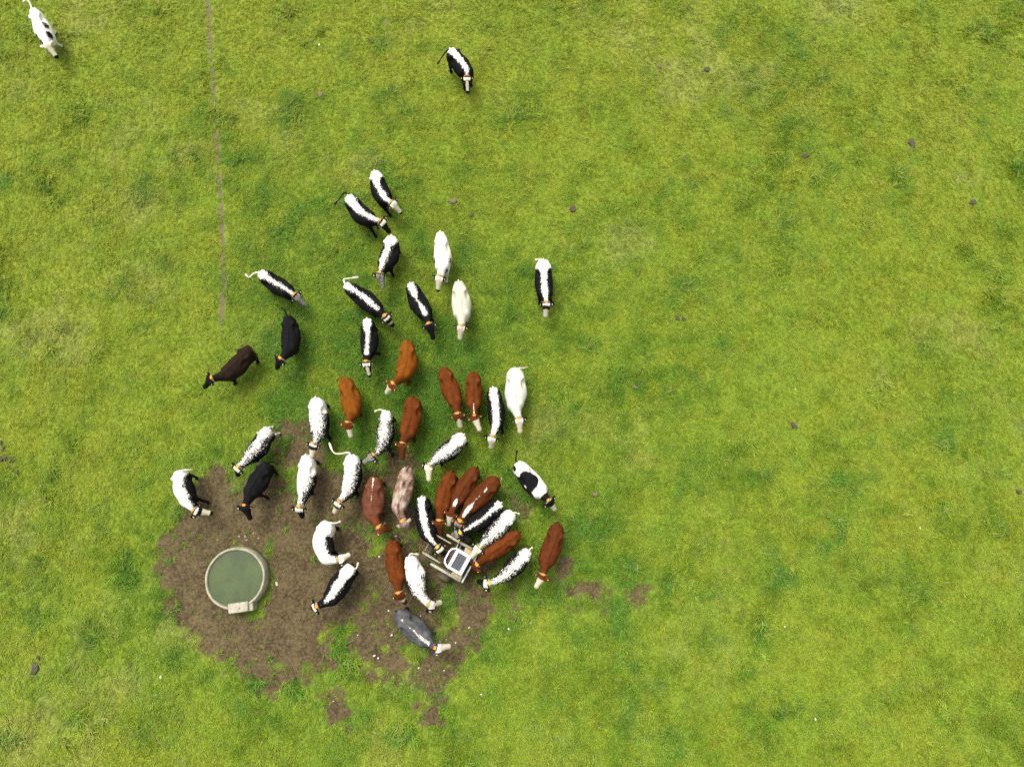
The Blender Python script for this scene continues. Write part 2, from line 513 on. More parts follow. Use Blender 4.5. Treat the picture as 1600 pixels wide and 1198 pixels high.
def scatter(name, coll, dens_key, dens, smin, smax, seed, label):
    # emitter: a coarse copy of the visible field carrying the maps
    ex = np.arange(-25.5, 25.6, .16)
    ey = np.arange(-12.5, 31.6, .16)
    mx, my = np.meshgrid(ex, ey)
    x, y = mx.ravel(), my.ravel()
    # only where the picture (and a step aside) can see
    m = pasture_maps(x, y)
    z = .030 * fbm(x, y, .35, 3, 5) - m['mud'] * .03
    ids = np.arange(len(x)).reshape(mx.shape)
    q = np.stack([ids[:-1, :-1], ids[:-1, 1:], ids[1:, 1:], ids[1:, :-1]], -1).reshape(-1, 4)
    lim = 11.5 + (y + 12.5) * .30 + 7.5
    ok = (np.abs(x) < lim)[q].all(1)
    q = q[ok]
    me = mesh_np(name, np.stack([x, y, z], -1), q)
    cover = 1 - smooth(.10, .98, m['soil'] + .20 * fbm(x, y, 4.5, 2, 181))
    tus = m['tus']
    if dens_key == 'short':
        dn = cover * (1 - .35 * m['straw'])
        gs = .78 + .5 * m['lush'] - .25 * m['worn']
    else:
        dn = cover * smooth(.45, .95, m['lush'] + .35 * fbm(x, y, 2.2, 3, 151)) + .12 * cover
        dn = dn + .05 * m['mud'] * smooth(.45, .8, fbm(x, y, 1.2, 3, 163))
        gs = .72 + .58 * tus + .15 * m['lush']
    attr(me, 'dens', np.clip(dn, 0, 1))
    attr(me, 'gsize', gs)
    attr(me, 'comb', 4.5 * fbm(x, y, .7, 3, 171))
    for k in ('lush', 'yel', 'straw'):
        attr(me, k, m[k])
    o = link(name, me, GRASS)
    tag(o, label, 'grass', kind='stuff')
    g = bpy.data.node_groups.new(name + '_scatter', 'GeometryNodeTree')
    g.interface.new_socket('Geometry', in_out='INPUT', socket_type='NodeSocketGeometry')
    g.interface.new_socket('Geometry', in_out='OUTPUT', socket_type='NodeSocketGeometry')
    N, L = g.nodes, g.links
    gi, go = N.new('NodeGroupInput'), N.new('NodeGroupOutput')
    def named(nm):
        a = N.new('GeometryNodeInputNamedAttribute')
        a.data_type = 'FLOAT'
        a.inputs['Name'].default_value = nm
        return a.outputs[0]
    def rand(lo, hi, sd, vec=False):
        r = N.new('FunctionNodeRandomValue')
        r.data_type = 'FLOAT_VECTOR' if vec else 'FLOAT'
        k = 0 if vec else 2
        r.inputs[k].default_value = lo
        r.inputs[k + 1].default_value = hi
        r.inputs['Seed'].default_value = sd
        return r.outputs[0 if vec else 1]
    def mul(a, b):
        q = N.new('ShaderNodeMath'); q.operation = 'MULTIPLY'
        for i, v in enumerate((a, b)):
            if isinstance(v, (int, float)): q.inputs[i].default_value = v
            else: L.new(v, q.inputs[i])
        return q.outputs[0]
    ds = N.new('GeometryNodeDistributePointsOnFaces')
    ds.distribute_method = 'RANDOM'
    ds.inputs['Seed'].default_value = seed
    L.new(gi.outputs[0], ds.inputs['Mesh'])
    L.new(mul(named('dens'), dens), ds.inputs['Density'])
    st = N.new('GeometryNodeStoreNamedAttribute')
    st.data_type = 'FLOAT'; st.domain = 'POINT'
    st.inputs['Name'].default_value = 'tone'
    L.new(ds.outputs['Points'], st.inputs['Geometry'])
    L.new(rand(0.0, 1.0, seed + 1), st.inputs['Value'])
    ci = N.new('GeometryNodeCollectionInfo')
    ci.inputs['Collection'].default_value = coll
    ci.inputs['Separate Children'].default_value = True
    ci.inputs['Reset Children'].default_value = True
    ip = N.new('GeometryNodeInstanceOnPoints')
    L.new(st.outputs['Geometry'], ip.inputs['Points'])
    L.new(ci.outputs[0], ip.inputs['Instance'])
    ip.inputs['Pick Instance'].default_value = True
    cx = N.new('ShaderNodeCombineXYZ')
    ad = N.new('ShaderNodeMath'); ad.operation = 'ADD'
    L.new(named('comb'), ad.inputs[0]); L.new(rand(-1.1, 1.1, seed + 2), ad.inputs[1])
    L.new(rand(-.12, .12, seed + 5), cx.inputs[0]); L.new(rand(-.12, .12, seed + 6), cx.inputs[1]); L.new(ad.outputs[0], cx.inputs[2])
    L.new(cx.outputs[0], ip.inputs['Rotation'])
    L.new(mul(named('gsize'), rand(smin, smax, seed + 3)), ip.inputs['Scale'])
    L.new(ip.outputs[0], go.inputs[0])
    md = o.modifiers.new('scatter', 'NODES')
    md.node_group = g
    return o

scatter('short_grass', short_col, 'short', 74.0, .7, 1.35, 3, 'short grazed yellow-green pasture grass covering the field')
scatter('long_grass', long_col, 'long', 40.0, .6, 1.3, 8, 'longer darker green grass in tussocks across the field')

# ---------------------------------------------------------------- the cow: one continuous surface, posed for each animal
U_R, U_M, U_S, U_P, U_N = 0.0, .70, 1.30, 1.85, 2.36
PU = np.array([-.02, .04, .14, .34, .55, .80, 1.02, 1.20, 1.34, 1.48, 1.66, 1.80, 1.88, 1.96, 2.06, 2.17, 2.28, 2.34, 2.375])
PW = np.array([.06, .17, .225, .30, .35, .385, .35, .29, .235, .180, .142, .128, .140, .154, .128, .095, .099, .084, .035])
PT = np.array([1.20, 1.285, 1.315, 1.335, 1.310, 1.295, 1.300, 1.330, 1.325, 1.300, 1.275, 1.285, 1.290, 1.255, 1.225, 1.190, 1.155, 1.125, 1.090])
PB = np.array([1.05, .88, .76, .66, .575, .525, .540, .590, .640, .740, .900, .980, .985, .960, .965, .975, .965, .975, 1.020])

def smin(a, b, k):
    h = np.clip(.5 + .5 * (b - a) / k, 0, 1)
    return b * (1 - h) + a * h - k * h * (1 - h)

def capsule(p, a, b, ra, rb):
    a, b = np.asarray(a, float), np.asarray(b, float)
    e = b - a
    t = np.clip(((p - a) @ e) / (e @ e), 0, 1)
    return np.linalg.norm(p - a - t[..., None] * e, axis=-1) - (ra + (rb - ra) * t)

def ellip(p, c, r):
    q = (p - np.asarray(c)) / np.asarray(r)
    k = np.linalg.norm(q, axis=-1)
    return (k - 1) * min(r)

def cow_field(p):
    x, y, z = p[..., 0], np.abs(p[..., 1]), p[..., 2]
    q = np.stack([x, y, z], -1)
    w = np.interp(x, PU, PW); t = np.interp(x, PU, PT); b = np.interp(x, PU, PB)
    zc, h = (t + b) / 2, (t - b) / 2
    # fuller below the middle, a slight ridge along the back
    up = np.clip((z - zc) / h, -1.3, 1.3)
    wm = w * (1 - .10 * np.clip(up, 0, 1) ** 2 * (x < 1.4))
    k = (np.abs(y / wm) ** 2.15 + np.abs((z - zc) / h) ** 2.15) ** (1 / 2.15)
    d = (k - 1) * np.minimum(w, h) * .9
    d = np.maximum(d, np.maximum(-.02 - x, x - 2.375) * 1.0)
    d = smin(d, ellip(q, (.33, .215, 1.245), (.09, .075, .065)), .05)          # hook bones
    d = smin(d, ellip(q, (.06, .11, 1.16), (.08, .06, .07)), .05)           # pin bones
    d = smin(d, capsule(q, (.0, 0, 1.275), (1.25, 0, 1.318), .030, .034), .035)       # backbone
    d = -smin(-d, ellip(q, (.52, .30, 1.19), (.13, .10, .10)), .09)         # hollow of the flank
    d = smin(d, ellip(q, (1.20, .20, 1.0), (.15, .105, .27)), .06)          # shoulder
    d = smin(d, ellip(q, (.24, .17, .92), (.21, .115, .26)), .08)           # thigh
    d = smin(d, ellip(q, (.50, .06, .58), (.16, .11, .12)), .05)            # udder
    # fore leg: upper arm, knee, cannon, hoof
    f = capsule(q, (1.22, .17, .80), (1.22, .165, .44), .105, .070)
    f = smin(f, capsule(q, (1.22, .165, .44), (1.215, .16, .12), .060, .050), .03)
    f = smin(f, capsule(q, (1.215, .16, .10), (1.245, .16, .04), .058, .070), .02)
    d = smin(d, f, .06)
    # hind leg: stifle, hock pointing back, near-vertical shank, hoof
    g = capsule(q, (.36, .17, .78), (.16, .165, .50), .130, .072)
    g = smin(g, capsule(q, (.16, .165, .50), (.19, .16, .13), .062, .052), .03)
    g = smin(g, capsule(q, (.19, .16, .10), (.225, .16, .04), .058, .070), .02)
    d = smin(d, g, .06)
    d = smin(d, ellip(q, (1.925, .105, 1.22), (.05, .045, .04)), .03)        # brow
    # ears: broad flat leaf standing out sideways
    e = q - np.array([1.855, .20, 1.215])
    e = np.stack([e[..., 0] * .96 + e[..., 1] * .28, e[..., 1] * .96 - e[..., 0] * .28, e[..., 2]], -1)
    d = smin(d, ellip(e, (0, 0, 0), (.062, .115, .034)), .02)
    d = np.maximum(d, -z)
    return d

def surface_nets(lo, hi, step):
    xs, ys, zs = [np.arange(a, b + step, step) for a, b in zip(lo, hi)]
    P = np.stack(np.meshgrid(xs, ys, zs, indexing='ij'), -1)
    Fv = cow_field(P)
    S = Fv < 0
    nx, ny, nz = [n - 1 for n in Fv.shape]
    cnt = np.zeros((nx, ny, nz)); acc = np.zeros((nx, ny, nz, 3))
    for ax in range(3):
        oth = [a for a in range(3) if a != ax]
        for da in (0, 1):
            for db in (0, 1):
                s0 = [slice(None)] * 3
                o = [0, 0, 0]; o[oth[0]] = da; o[oth[1]] = db
                o1 = list(o); o1[ax] = 1
                i0 = tuple(slice(o[k], o[k] + (nx, ny, nz)[k]) for k in range(3))
                i1 = tuple(slice(o1[k], o1[k] + (nx, ny, nz)[k]) for k in range(3))
                f0, f1 = Fv[i0], Fv[i1]
                c = (f0 < 0) != (f1 < 0)
                t = np.where(c, f0 / np.where(c, f0 - f1, 1), 0)
                pt = np.zeros((nx, ny, nz, 3))
                for k in range(3):
                    pt[..., k] = o[k]
                pt[..., ax] = t
                cnt += c
                acc += np.where(c[..., None], pt, 0)
    cell = cnt > 0
    vid = -np.ones((nx, ny, nz), int)
    vid[cell] = np.arange(cell.sum())
    I = np.argwhere(cell)
    V = (I + acc[cell] / cnt[cell][:, None]) * step + np.array(lo)
    faces = []
    for ax in range(3):
        b, c = (ax + 1) % 3, (ax + 2) % 3
        n = np.array(S.shape)
        sl = [slice(1, n[k] - 1) for k in range(3)]
        s0, s1 = list(sl), list(sl)
        s0[ax], s1[ax] = slice(0, n[ax] - 1), slice(1, n[ax])
        A, B = S[tuple(s0)], S[tuple(s1)]
        ch = np.argwhere(A != B)
        flip = A[tuple(ch.T)]
        base = ch.copy()
        base[:, b] += 1; base[:, c] += 1
        q = []
        for ob, oc in ((-1, -1), (0, -1), (0, 0), (-1, 0)):
            k = base.copy(); k[:, b] += ob; k[:, c] += oc
            q.append(vid[tuple(k.T)])
        q = np.stack(q, -1)
        q = np.where(flip[:, None], q, q[:, ::-1])
        faces.append(q[(q >= 0).all(1)])
    return V, np.concatenate(faces)

CV, CF = surface_nets((-.10, -.52, -.06), (2.45, .52, 1.45), .026)
CV[:, 2] = np.maximum(CV[:, 2], 0)

LEGS = {'fl': (1.23, 1), 'fr': (1.23, -1), 'hl': (.21, 1), 'hr': (.21, -1)}
_top = lambda u: np.interp(u, PU, PT)
_axis = lambda u: np.interp(u, PU, (PT + PB) / 2)

class Pose:
    """maps the rest-pose cow onto a bent backbone surveyed from the photograph"""
    def __init__(s, R, M, S, P, N, back=1.30, poll=1.22, pitch=None, girth=1.0, legs=None, seed=0, hs=1.08):
        r = random.Random(seed)
        pts = [at(*R, back)[:2], at(*M, back)[:2], at(*S, back)[:2], at(*P, poll)[:2]]
        head_len = .51 * hs
        n2 = at(*N, max(poll - .25, .15))[:2]
        dh = n2 - pts[3]
        L = np.linalg.norm(dh)
        if pitch is None:
            pitch = math.acos(min(max(L / head_len, .35), .97))
        s.pitch = pitch
        s.z_poll = poll
        head_xy = min(L, head_len)
        dirs = [pts[1] - pts[0], pts[2] - pts[1], pts[3] - pts[2], dh]
        lens = [max(np.linalg.norm(d), .05) for d in dirs]
        angs = [math.atan2(d[1], d[0]) for d in dirs]
        for i in range(1, 4):
            while angs[i] - angs[i - 1] > math.pi: angs[i] -= 2 * math.pi
            while angs[i] - angs[i - 1] < -math.pi: angs[i] += 2 * math.pi
        n = 240
        u = np.linspace(-.15, 2.5, n)
        br = [U_R, U_M, U_S, U_P, U_N]
        seg = np.clip(np.searchsorted(br, u, side='right') - 1, 0, 3)
        ang = np.array(angs)[seg]
        rate = (np.array(lens) / np.diff(br))[seg]
        rate = np.where(seg == 3, hs, rate)                       # the head keeps its true length (it pitches instead)
        ker = np.exp(-.5 * (np.arange(-26, 27) * (u[1] - u[0]) / .13) ** 2); ker /= ker.sum()
        kr2 = np.exp(-.5 * (np.arange(-26, 27) * (u[1] - u[0]) / .05) ** 2); kr2 /= kr2.sum()
        pad = lambda a: np.concatenate([np.full(26, a[0]), a, np.full(26, a[-1])])
        a1 = np.convolve(pad(ang), ker, 'valid')
        a2 = np.convolve(pad(ang), kr2, 'valid')
        k = smooth(1.75, 1.95, u)
        ang = a1 * (1 - k) + a2 * k
        rate = np.convolve(pad(rate), ker, 'valid') * (1 - k) + rate * k
        phi = pitch * smooth(1.72, 1.92, u)                        # head pitch
        # neck slope carries the poll to its height
        zc0 = _axis(u)
        neck = smooth(1.36, 1.85, u)
        dz = (poll - float(_axis(1.85)) - .0) * neck
        du = u[1] - u[0]
        step_xy = rate * np.cos(phi) * du
        xy = np.cumsum(np.stack([np.cos(ang) * step_xy, np.sin(ang) * step_xy], -1), 0)
        zz = zc0 + dz
        hi = u > 1.85
        drop = np.cumsum(np.where(hi, np.sin(phi) * rate * du, 0))
        zz = np.where(hi, np.interp(1.85, u, zz) + (zc0 - float(_axis(1.85))) * np.cos(phi) - drop, zz)
        # fix to the surveyed points (weighted to the trunk)
        want = np.array(pts); wgt = np.array([1, 1, 1, .6])
        have = np.stack([np.interp(br[:4], u, xy[:, i]) for i in (0, 1)], -1)
        xy += ((want - have) * wgt[:, None]).sum(0) / wgt.sum()
        s.u, s.xy, s.z, s.ang, s.phi = u, xy, zz, ang, phi
        s.girth = girth * r.uniform(.95, 1.05)
        s.var = [r.uniform(-.07, .07), r.uniform(-.08, .08), r.uniform(-.07, .05), r.uniform(-.022, .022)]
        s.back = back / 1.30
        s.base = np.array([np.interp(.7, u, xy[:, 0]), np.interp(.7, u, xy[:, 1])])
        s.legs = {}
        ph = r.choice((-1, 1)) * r.uniform(.04, .15)
        for k_, (lu, sd) in LEGS.items():
            a = np.interp(lu, u, ang)
            sw = ph * (1 if k_ in ('fl', 'hr') else -1) * (1 if k_[0] == 'f' else .9)
            s.legs[k_] = np.array([math.cos(a), math.sin(a)]) * sw
        for k_, tgt in (legs or {}).items():
            lu, sd = LEGS[k_]
            c = s.raw(np.array([[lu, sd * .16, .03]]))[0, :2]
            v = at(*tgt, .04)[:2] - c
            m = np.linalg.norm(v)
            s.legs[k_] = v * min(1, .42 / max(m, 1e-6))
    def raw(s, V):
        u = V[:, 0]
        f = lambda a: np.interp(u, s.u, a)
        ang, phi = f(s.ang), f(s.phi)
        g = 1 + (s.girth - 1) * (1 - smooth(1.3, 1.7, u))
        v = s.var
        g = g * (1 + v[0] * np.exp(-((u - .80) / .28) ** 2) + v[1] * np.exp(-((u - .15) / .2) ** 2) + v[2] * np.exp(-((u - 1.2) / .2) ** 2))
        y = V[:, 1] * g + v[3] * np.exp(-((u - .75) / .3) ** 2) * (V[:, 2] > .4)
        h = V[:, 2] - _axis(u)
        ca, sa, cp, sp = np.cos(ang), np.sin(ang), np.cos(phi), np.sin(phi)
        x0 = f(s.xy[:, 0]) + y * -sa + h * sp * ca
        y0 = f(s.xy[:, 1]) + y * ca + h * sp * sa
        z0 = f(s.z) + h * cp
        z0 = np.where(u < 1.45, z0 * (1 + (s.back - 1) * smooth(.1, .6, z0)), z0)
        return np.stack([x0, y0, z0], -1)
    def __call__(s, V):
        W = s.raw(V)
        for k, (lu, sd) in LEGS.items():
            w = np.clip((.72 - V[:, 2]) / .72, 0, 1) ** 1.15
            rx, ry = V[:, 0] - lu, V[:, 1] - sd * .165
            w = w * np.exp(-np.clip((rx * rx / .030 + ry * ry / .016) - 1, 0, None)) * (V[:, 0] < 1.6)
            W[:, :2] += w[:, None] * s.legs[k]
        return W

# ---- coat material: flat coat colours per animal, ragged border between dark and white hair
nt = NT('cow_coat')
rest = nt.attr('rest', out='Vector')
nz1 = nt.noise(24, 2, .8, rest)
nz2 = nt.noise(11, 3, .6, rest)
mpc = nt.n('ShaderNodeMapping'); mpc.inputs['Scale'].default_value = (34, 10, 10)
nt.l(rest, mpc.inputs[0])
nz3 = nt.noise(1.0, 2, .6, mpc.outputs[0])
ragged = nt.math('ADD', nt.math('MULTIPLY', nt.math('SUBTRACT', nz1, .5), 2.6), nt.math('MULTIPLY', nt.math('SUBTRACT', nz2, .5), 1.3))
ragged = nt.math('ADD', ragged, nt.math('MULTIPLY', nt.math('SUBTRACT', nz3, .5), 1.1))
fld = nt.math('ADD', nt.attr('field'), nt.math('MULTIPLY', nt.math('MULTIPLY', ragged, 1.9), nt.attr('jag')))
msk = nt.ramp(fld, -.013, .013)
dark = nt.mix(nt.ramp(nt.noise(6, 5, .65, rest), .3, .7, .38, .0), nt.attr('coat', out='Color'), (.0, .0, .0))
pale = nt.mix(nt.ramp(nt.noise(4, 4, .6, rest), .45, .75, 0, .35), nt.attr('pale', out='Color'), (.33, .29, .20))
col = nt.mix(msk, dark, pale)
nt.bump(nt.noise(90, 2, .6, rest), .12, .01)
COAT = nt.fin(col, .8, .06)

def plain(name, c, rough=.6, spec=.3, metal=0.0, var=.25, scale=14, bump=0.0, c2=None):
    nt = NT(name)
    p = nt.objpos()
    n = nt.noise(scale, 4, .6, p)
    d = c2 if c2 else tuple(q * (1 - var) for q in c)
    cc = nt.mix(nt.ramp(n, .35, .7), c, d)
    if bump: nt.bump(n, bump, .01)
    return nt.fin(cc, rough, spec, metal)

M_EYE = plain('eye_dark', (.012, .009, .008), .15, .5)
M_STRAP = plain('collar_strap', (.30, .27, .20), .7, .2, scale=30, var=.5)
M_STRAPD = plain('collar_strap_dark', (.03, .02, .015), .7, .2)
M_BLOCK = plain('collar_block_orange', (.62, .20, .010), .6, .2, scale=20, var=.25)
M_BLOCKY = plain('collar_block_yellow', (.60, .30, .018), .6, .2, scale=20, var=.25)
M_TAG = plain('ear_tag_yellow', (.50, .38, .16), .5, .3)
def hair(name, c): return plain(name, c, .8, .1, var=.4, scale=40, bump=.3)
M_HAIR = {k: hair('tail_hair_' + k, c) for k, c in dict(white=(.62, .56, .42), black=(.016, .013, .012), red=(.10, .035, .015), tan=(.34, .24, .12)).items()}

BLACK, RED, ORANGE = (.0062, .0058, .0062), (.098, .0242, .0036), (.146, .043, .0032)
MAROON, DBROWN, GREY = (.074, .0185, .0042), (.0165, .0085, .005), (.050, .0505, .051)
ROAN, PINK = (.100, .033, .015), (.17, .095, .060)
WHITE, CREAM = (.53, .51, .44), (.42, .375, .262)

def stripe(tbl):
    t = np.array([(r + (r[1],))[:3] if len(r) == 2 else r for r in tbl], float)
    return lambda u, side: np.where(side > 0, np.interp(u, t[:, 0], t[:, 1]), np.interp(u, t[:, 0], t[:, 2]))

NONE = stripe([(0, -1), (2, -1)])
# half-widths of the white back, measured over the hide from the backbone (cow's left, cow's right)
S_NARROW = [(0, .20), (.25, .17), (.6, .10), (1.0, .075), (1.35, .06), (1.45, .03), (1.50, -.4)]
S_MED = [(0, .24), (.25, .20), (.6, .13), (1.0, .11), (1.4, .09), (1.7, .06), (1.8, -.3)]
S_WIDE = [(0, .42), (.3, .30), (.6, .21), (1.0, .18), (1.4, .13), (1.7, .09), (1.8, .05)]
S_VWIDE = [(0, .8), (.35, .55), (.6, .30), (1.0, .24), (1.4, .20), (1.7, .12), (1.8, .05)]
S_ALL = [(0, 2), (2, 2)]

def paint(spec, seed):
    u, y, z = CV[:, 0], CV[:, 1], CV[:, 2]
    n = len(u)
    side = np.sign(y)
    dist = np.sqrt(y * y + np.clip(_top(u) - z, 0, None) ** 2)
    off = seed * 3.7
    low = fbm(u + off, y, 2.2, 3, seed, z=z)
    hw = stripe(spec.get('stripe', [(0, -1), (2, -1)]))(u, side)
    hw = np.where((hw > 0) & (hw < .5), hw * .80, hw)
    f = hw + np.clip(hw, 0, .05) * low - dist
    vs_ = side * dist
    for kind, pu, pv, ru, rv in spec.get('patch', []):
        q = np.sqrt(((u - pu) / ru) ** 2 + ((vs_ - pv) / rv) ** 2) + .25 * low
        e = (q - 1) * min(ru, rv)
        f = np.minimum(f, e) if kind == 'd' else np.maximum(f, -e)
    j0 = spec.get('jag', .055)
    jag = np.full(n, j0 * (1.9 if j0 >= .1 else 1.25 if j0 >= .05 else 1.0))
    pale = np.tile(np.array(spec.get('pale', WHITE)), (n, 1))
    coat = np.tile(np.array(spec.get('coat', BLACK)), (n, 1))
    # coats are a little darker along the backbone and on head, neck and legs
    if spec.get('points'):
        k = np.clip(smooth(1.2, 1.7, u) + smooth(.75, .4, z), 0, 1)[:, None]
        coat = coat * (1 - k) + np.array(spec['points']) * k
    if spec.get('dorsal'):
        k = (np.exp(-(dist / .05) ** 2) * (u < 1.8) * spec['dorsal'])[:, None]
        coat = coat * np.array([1, .85, .8]) ** k * (1 - k * .5)
    if spec.get('mottle'):
        k = (smooth(-.6, .7, fbm(u + off, y, 5, 4, seed + 5, z=z, gain=.7)) * spec['mottle'])[:, None]
        coat = coat * (1 - k) + np.array(spec.get('mottle_c', WHITE)) * k
    # legs
    leg = z < .62
    lm = spec.get('legs_white', 0)
    f = np.where(leg & (u < 1.6), (.06 if lm else -.25) + .0 * f, f) if lm is not None else f
    # head
    hd = u > 1.82
    hk = spec.get('head', 'd')
    hf = np.full(n, -.3)
    if 'w' in hk: hf[:] = .3
    if 'n' in hk: hf = np.maximum(hf, u - 2.03)
    if 'f' in hk: hf = np.maximum(hf, np.minimum(u - 1.93, .3))
    if 'b' in hk: hf = np.maximum(hf, .062 - np.abs(y) - 3 * np.clip(1.95 - u, 0, 1))
    if 'p' in hk: hf = np.maximum(hf, .05 - np.abs(u - 1.87))
    if 's' in hk: hf = np.maximum(hf, .05 - np.abs(u - 2.10))
    if 'e' in hk: hf = np.minimum(hf, np.sqrt((u - 1.99) ** 2 + (np.abs(y) - .11) ** 2) - .06)     # dark eye patches
    if 'c' in hk: hf = np.minimum(hf, np.abs(u - 1.95) - .06)                                       # dark band across the brow
    if 'k' in hk: hf = np.minimum(hf, 2.275 - u)                                                    # dark muzzle
    f = np.where(hd, hf, f)
    jag = np.where(hd, .018 if 'g' not in hk else .06, jag)
    ear = (u > 1.76) & (np.abs(y) > .15) & (u < 1.97)
    f = np.where(ear, .3 if 'E' in hk else -.3, f)
    k = smooth(1.80, 1.95, u)[:, None]
    pale = pale * (1 - k) + np.array(spec.get('face', CREAM)) * k
    if 'g' in hk:
        f = np.where(hd & ~ear, .02, f)
        pale = np.where(hd[:, None], np.array((.17, .16, .135)), pale)
    # bare pinkish-grey muzzle skin on white faces
    mz = (u > 2.31)[:, None] & ('k' not in hk)
    pale = np.where(mz, np.array((.30, .22, .17)), pale)
    # hooves, udder
    hoofm = (z < .075)
    coat = np.where(hoofm[:, None], np.array((.018, .014, .011)), coat)
    f = np.where(hoofm, -1, f)
    ud = (np.abs(u - .5) < .2) & (np.abs(y) < .15) & (z < .54) & (z > .42)
    coat = np.where(ud[:, None], np.array((.30, .17, .12)), coat)
    f = np.where(ud, -1, f)
    one = np.ones((n, 1))
    return f, jag, np.hstack([coat, one]), np.hstack([pale, one])

# rest-pose collar, block, tags, eyes
def ring_mesh(u0, u1, grow, n=28):
    V, F = [], []
    for u, g in ((u0, 0), (u0, grow), (u1, grow), (u1, 0)):
        t, b, w = np.interp(u, PU, PT), np.interp(u, PU, PB), np.interp(u, PU, PW)
        for k in range(n):
            a = 2 * math.pi * k / n
            V.append((u, (w + g) * math.cos(a), (t + b) / 2 + ((t - b) / 2 + g) * math.sin(a)))
    for r in range(4):
        for k in range(n):
            F.append((r * n + k, r * n + (k + 1) % n, ((r + 1) % 4) * n + (k + 1) % n, ((r + 1) % 4) * n + k))
    return np.array(V), np.array(F)
RV, RF = ring_mesh(1.745, 1.785, .016)

def box_mesh(c, d):
    m = MB(); m.box(c, d, bev=.012)
    return np.array(m.v), m.f
def sphere_mesh(c, r, n=8, m=6):
    V, F = [], []
    for j in range(m + 1):
        for k in range(n):
            a, b = 2 * math.pi * k / n, math.pi * j / m
            V.append((c[0] + r * math.cos(a) * math.sin(b), c[1] + r * math.sin(a) * math.sin(b), c[2] + r * math.cos(b)))
    for j in range(m):
        for k in range(n):
            F.append((j * n + k, (j + 1) * n + k, (j + 1) * n + (k + 1) % n, j * n + (k + 1) % n))
    return np.array(V), np.array(F)

def py_mesh(name, V, F, mat, parent, base, sm=False):
    me = bpy.data.meshes.new(name)
    me.from_pydata([tuple(map(float, q)) for q in V - np.array([base[0], base[1], 0])], [], [tuple(map(int, q)) for q in F])
    me.update()
    if sm: me.polygons.foreach_set('use_smooth', np.full(len(me.polygons), True, bool))
    return link(name, me, mat, parent)

def spline(pts, n=14):
    P = [np.asarray(p, float) for p in pts]
    P = [2 * P[0] - P[1]] + P + [2 * P[-1] - P[-2]]
    out = []
    for i in range(1, len(P) - 2):
        for k in range(n):
            t = k / n
            a, b, c, d = P[i - 1:i + 3]
            out.append(.5 * ((2 * b) + (c - a) * t + (2 * a - 5 * b + 4 * c - d) * t * t + (3 * b - a - 3 * c + d) * t ** 3))
    return out + [P[-2]]

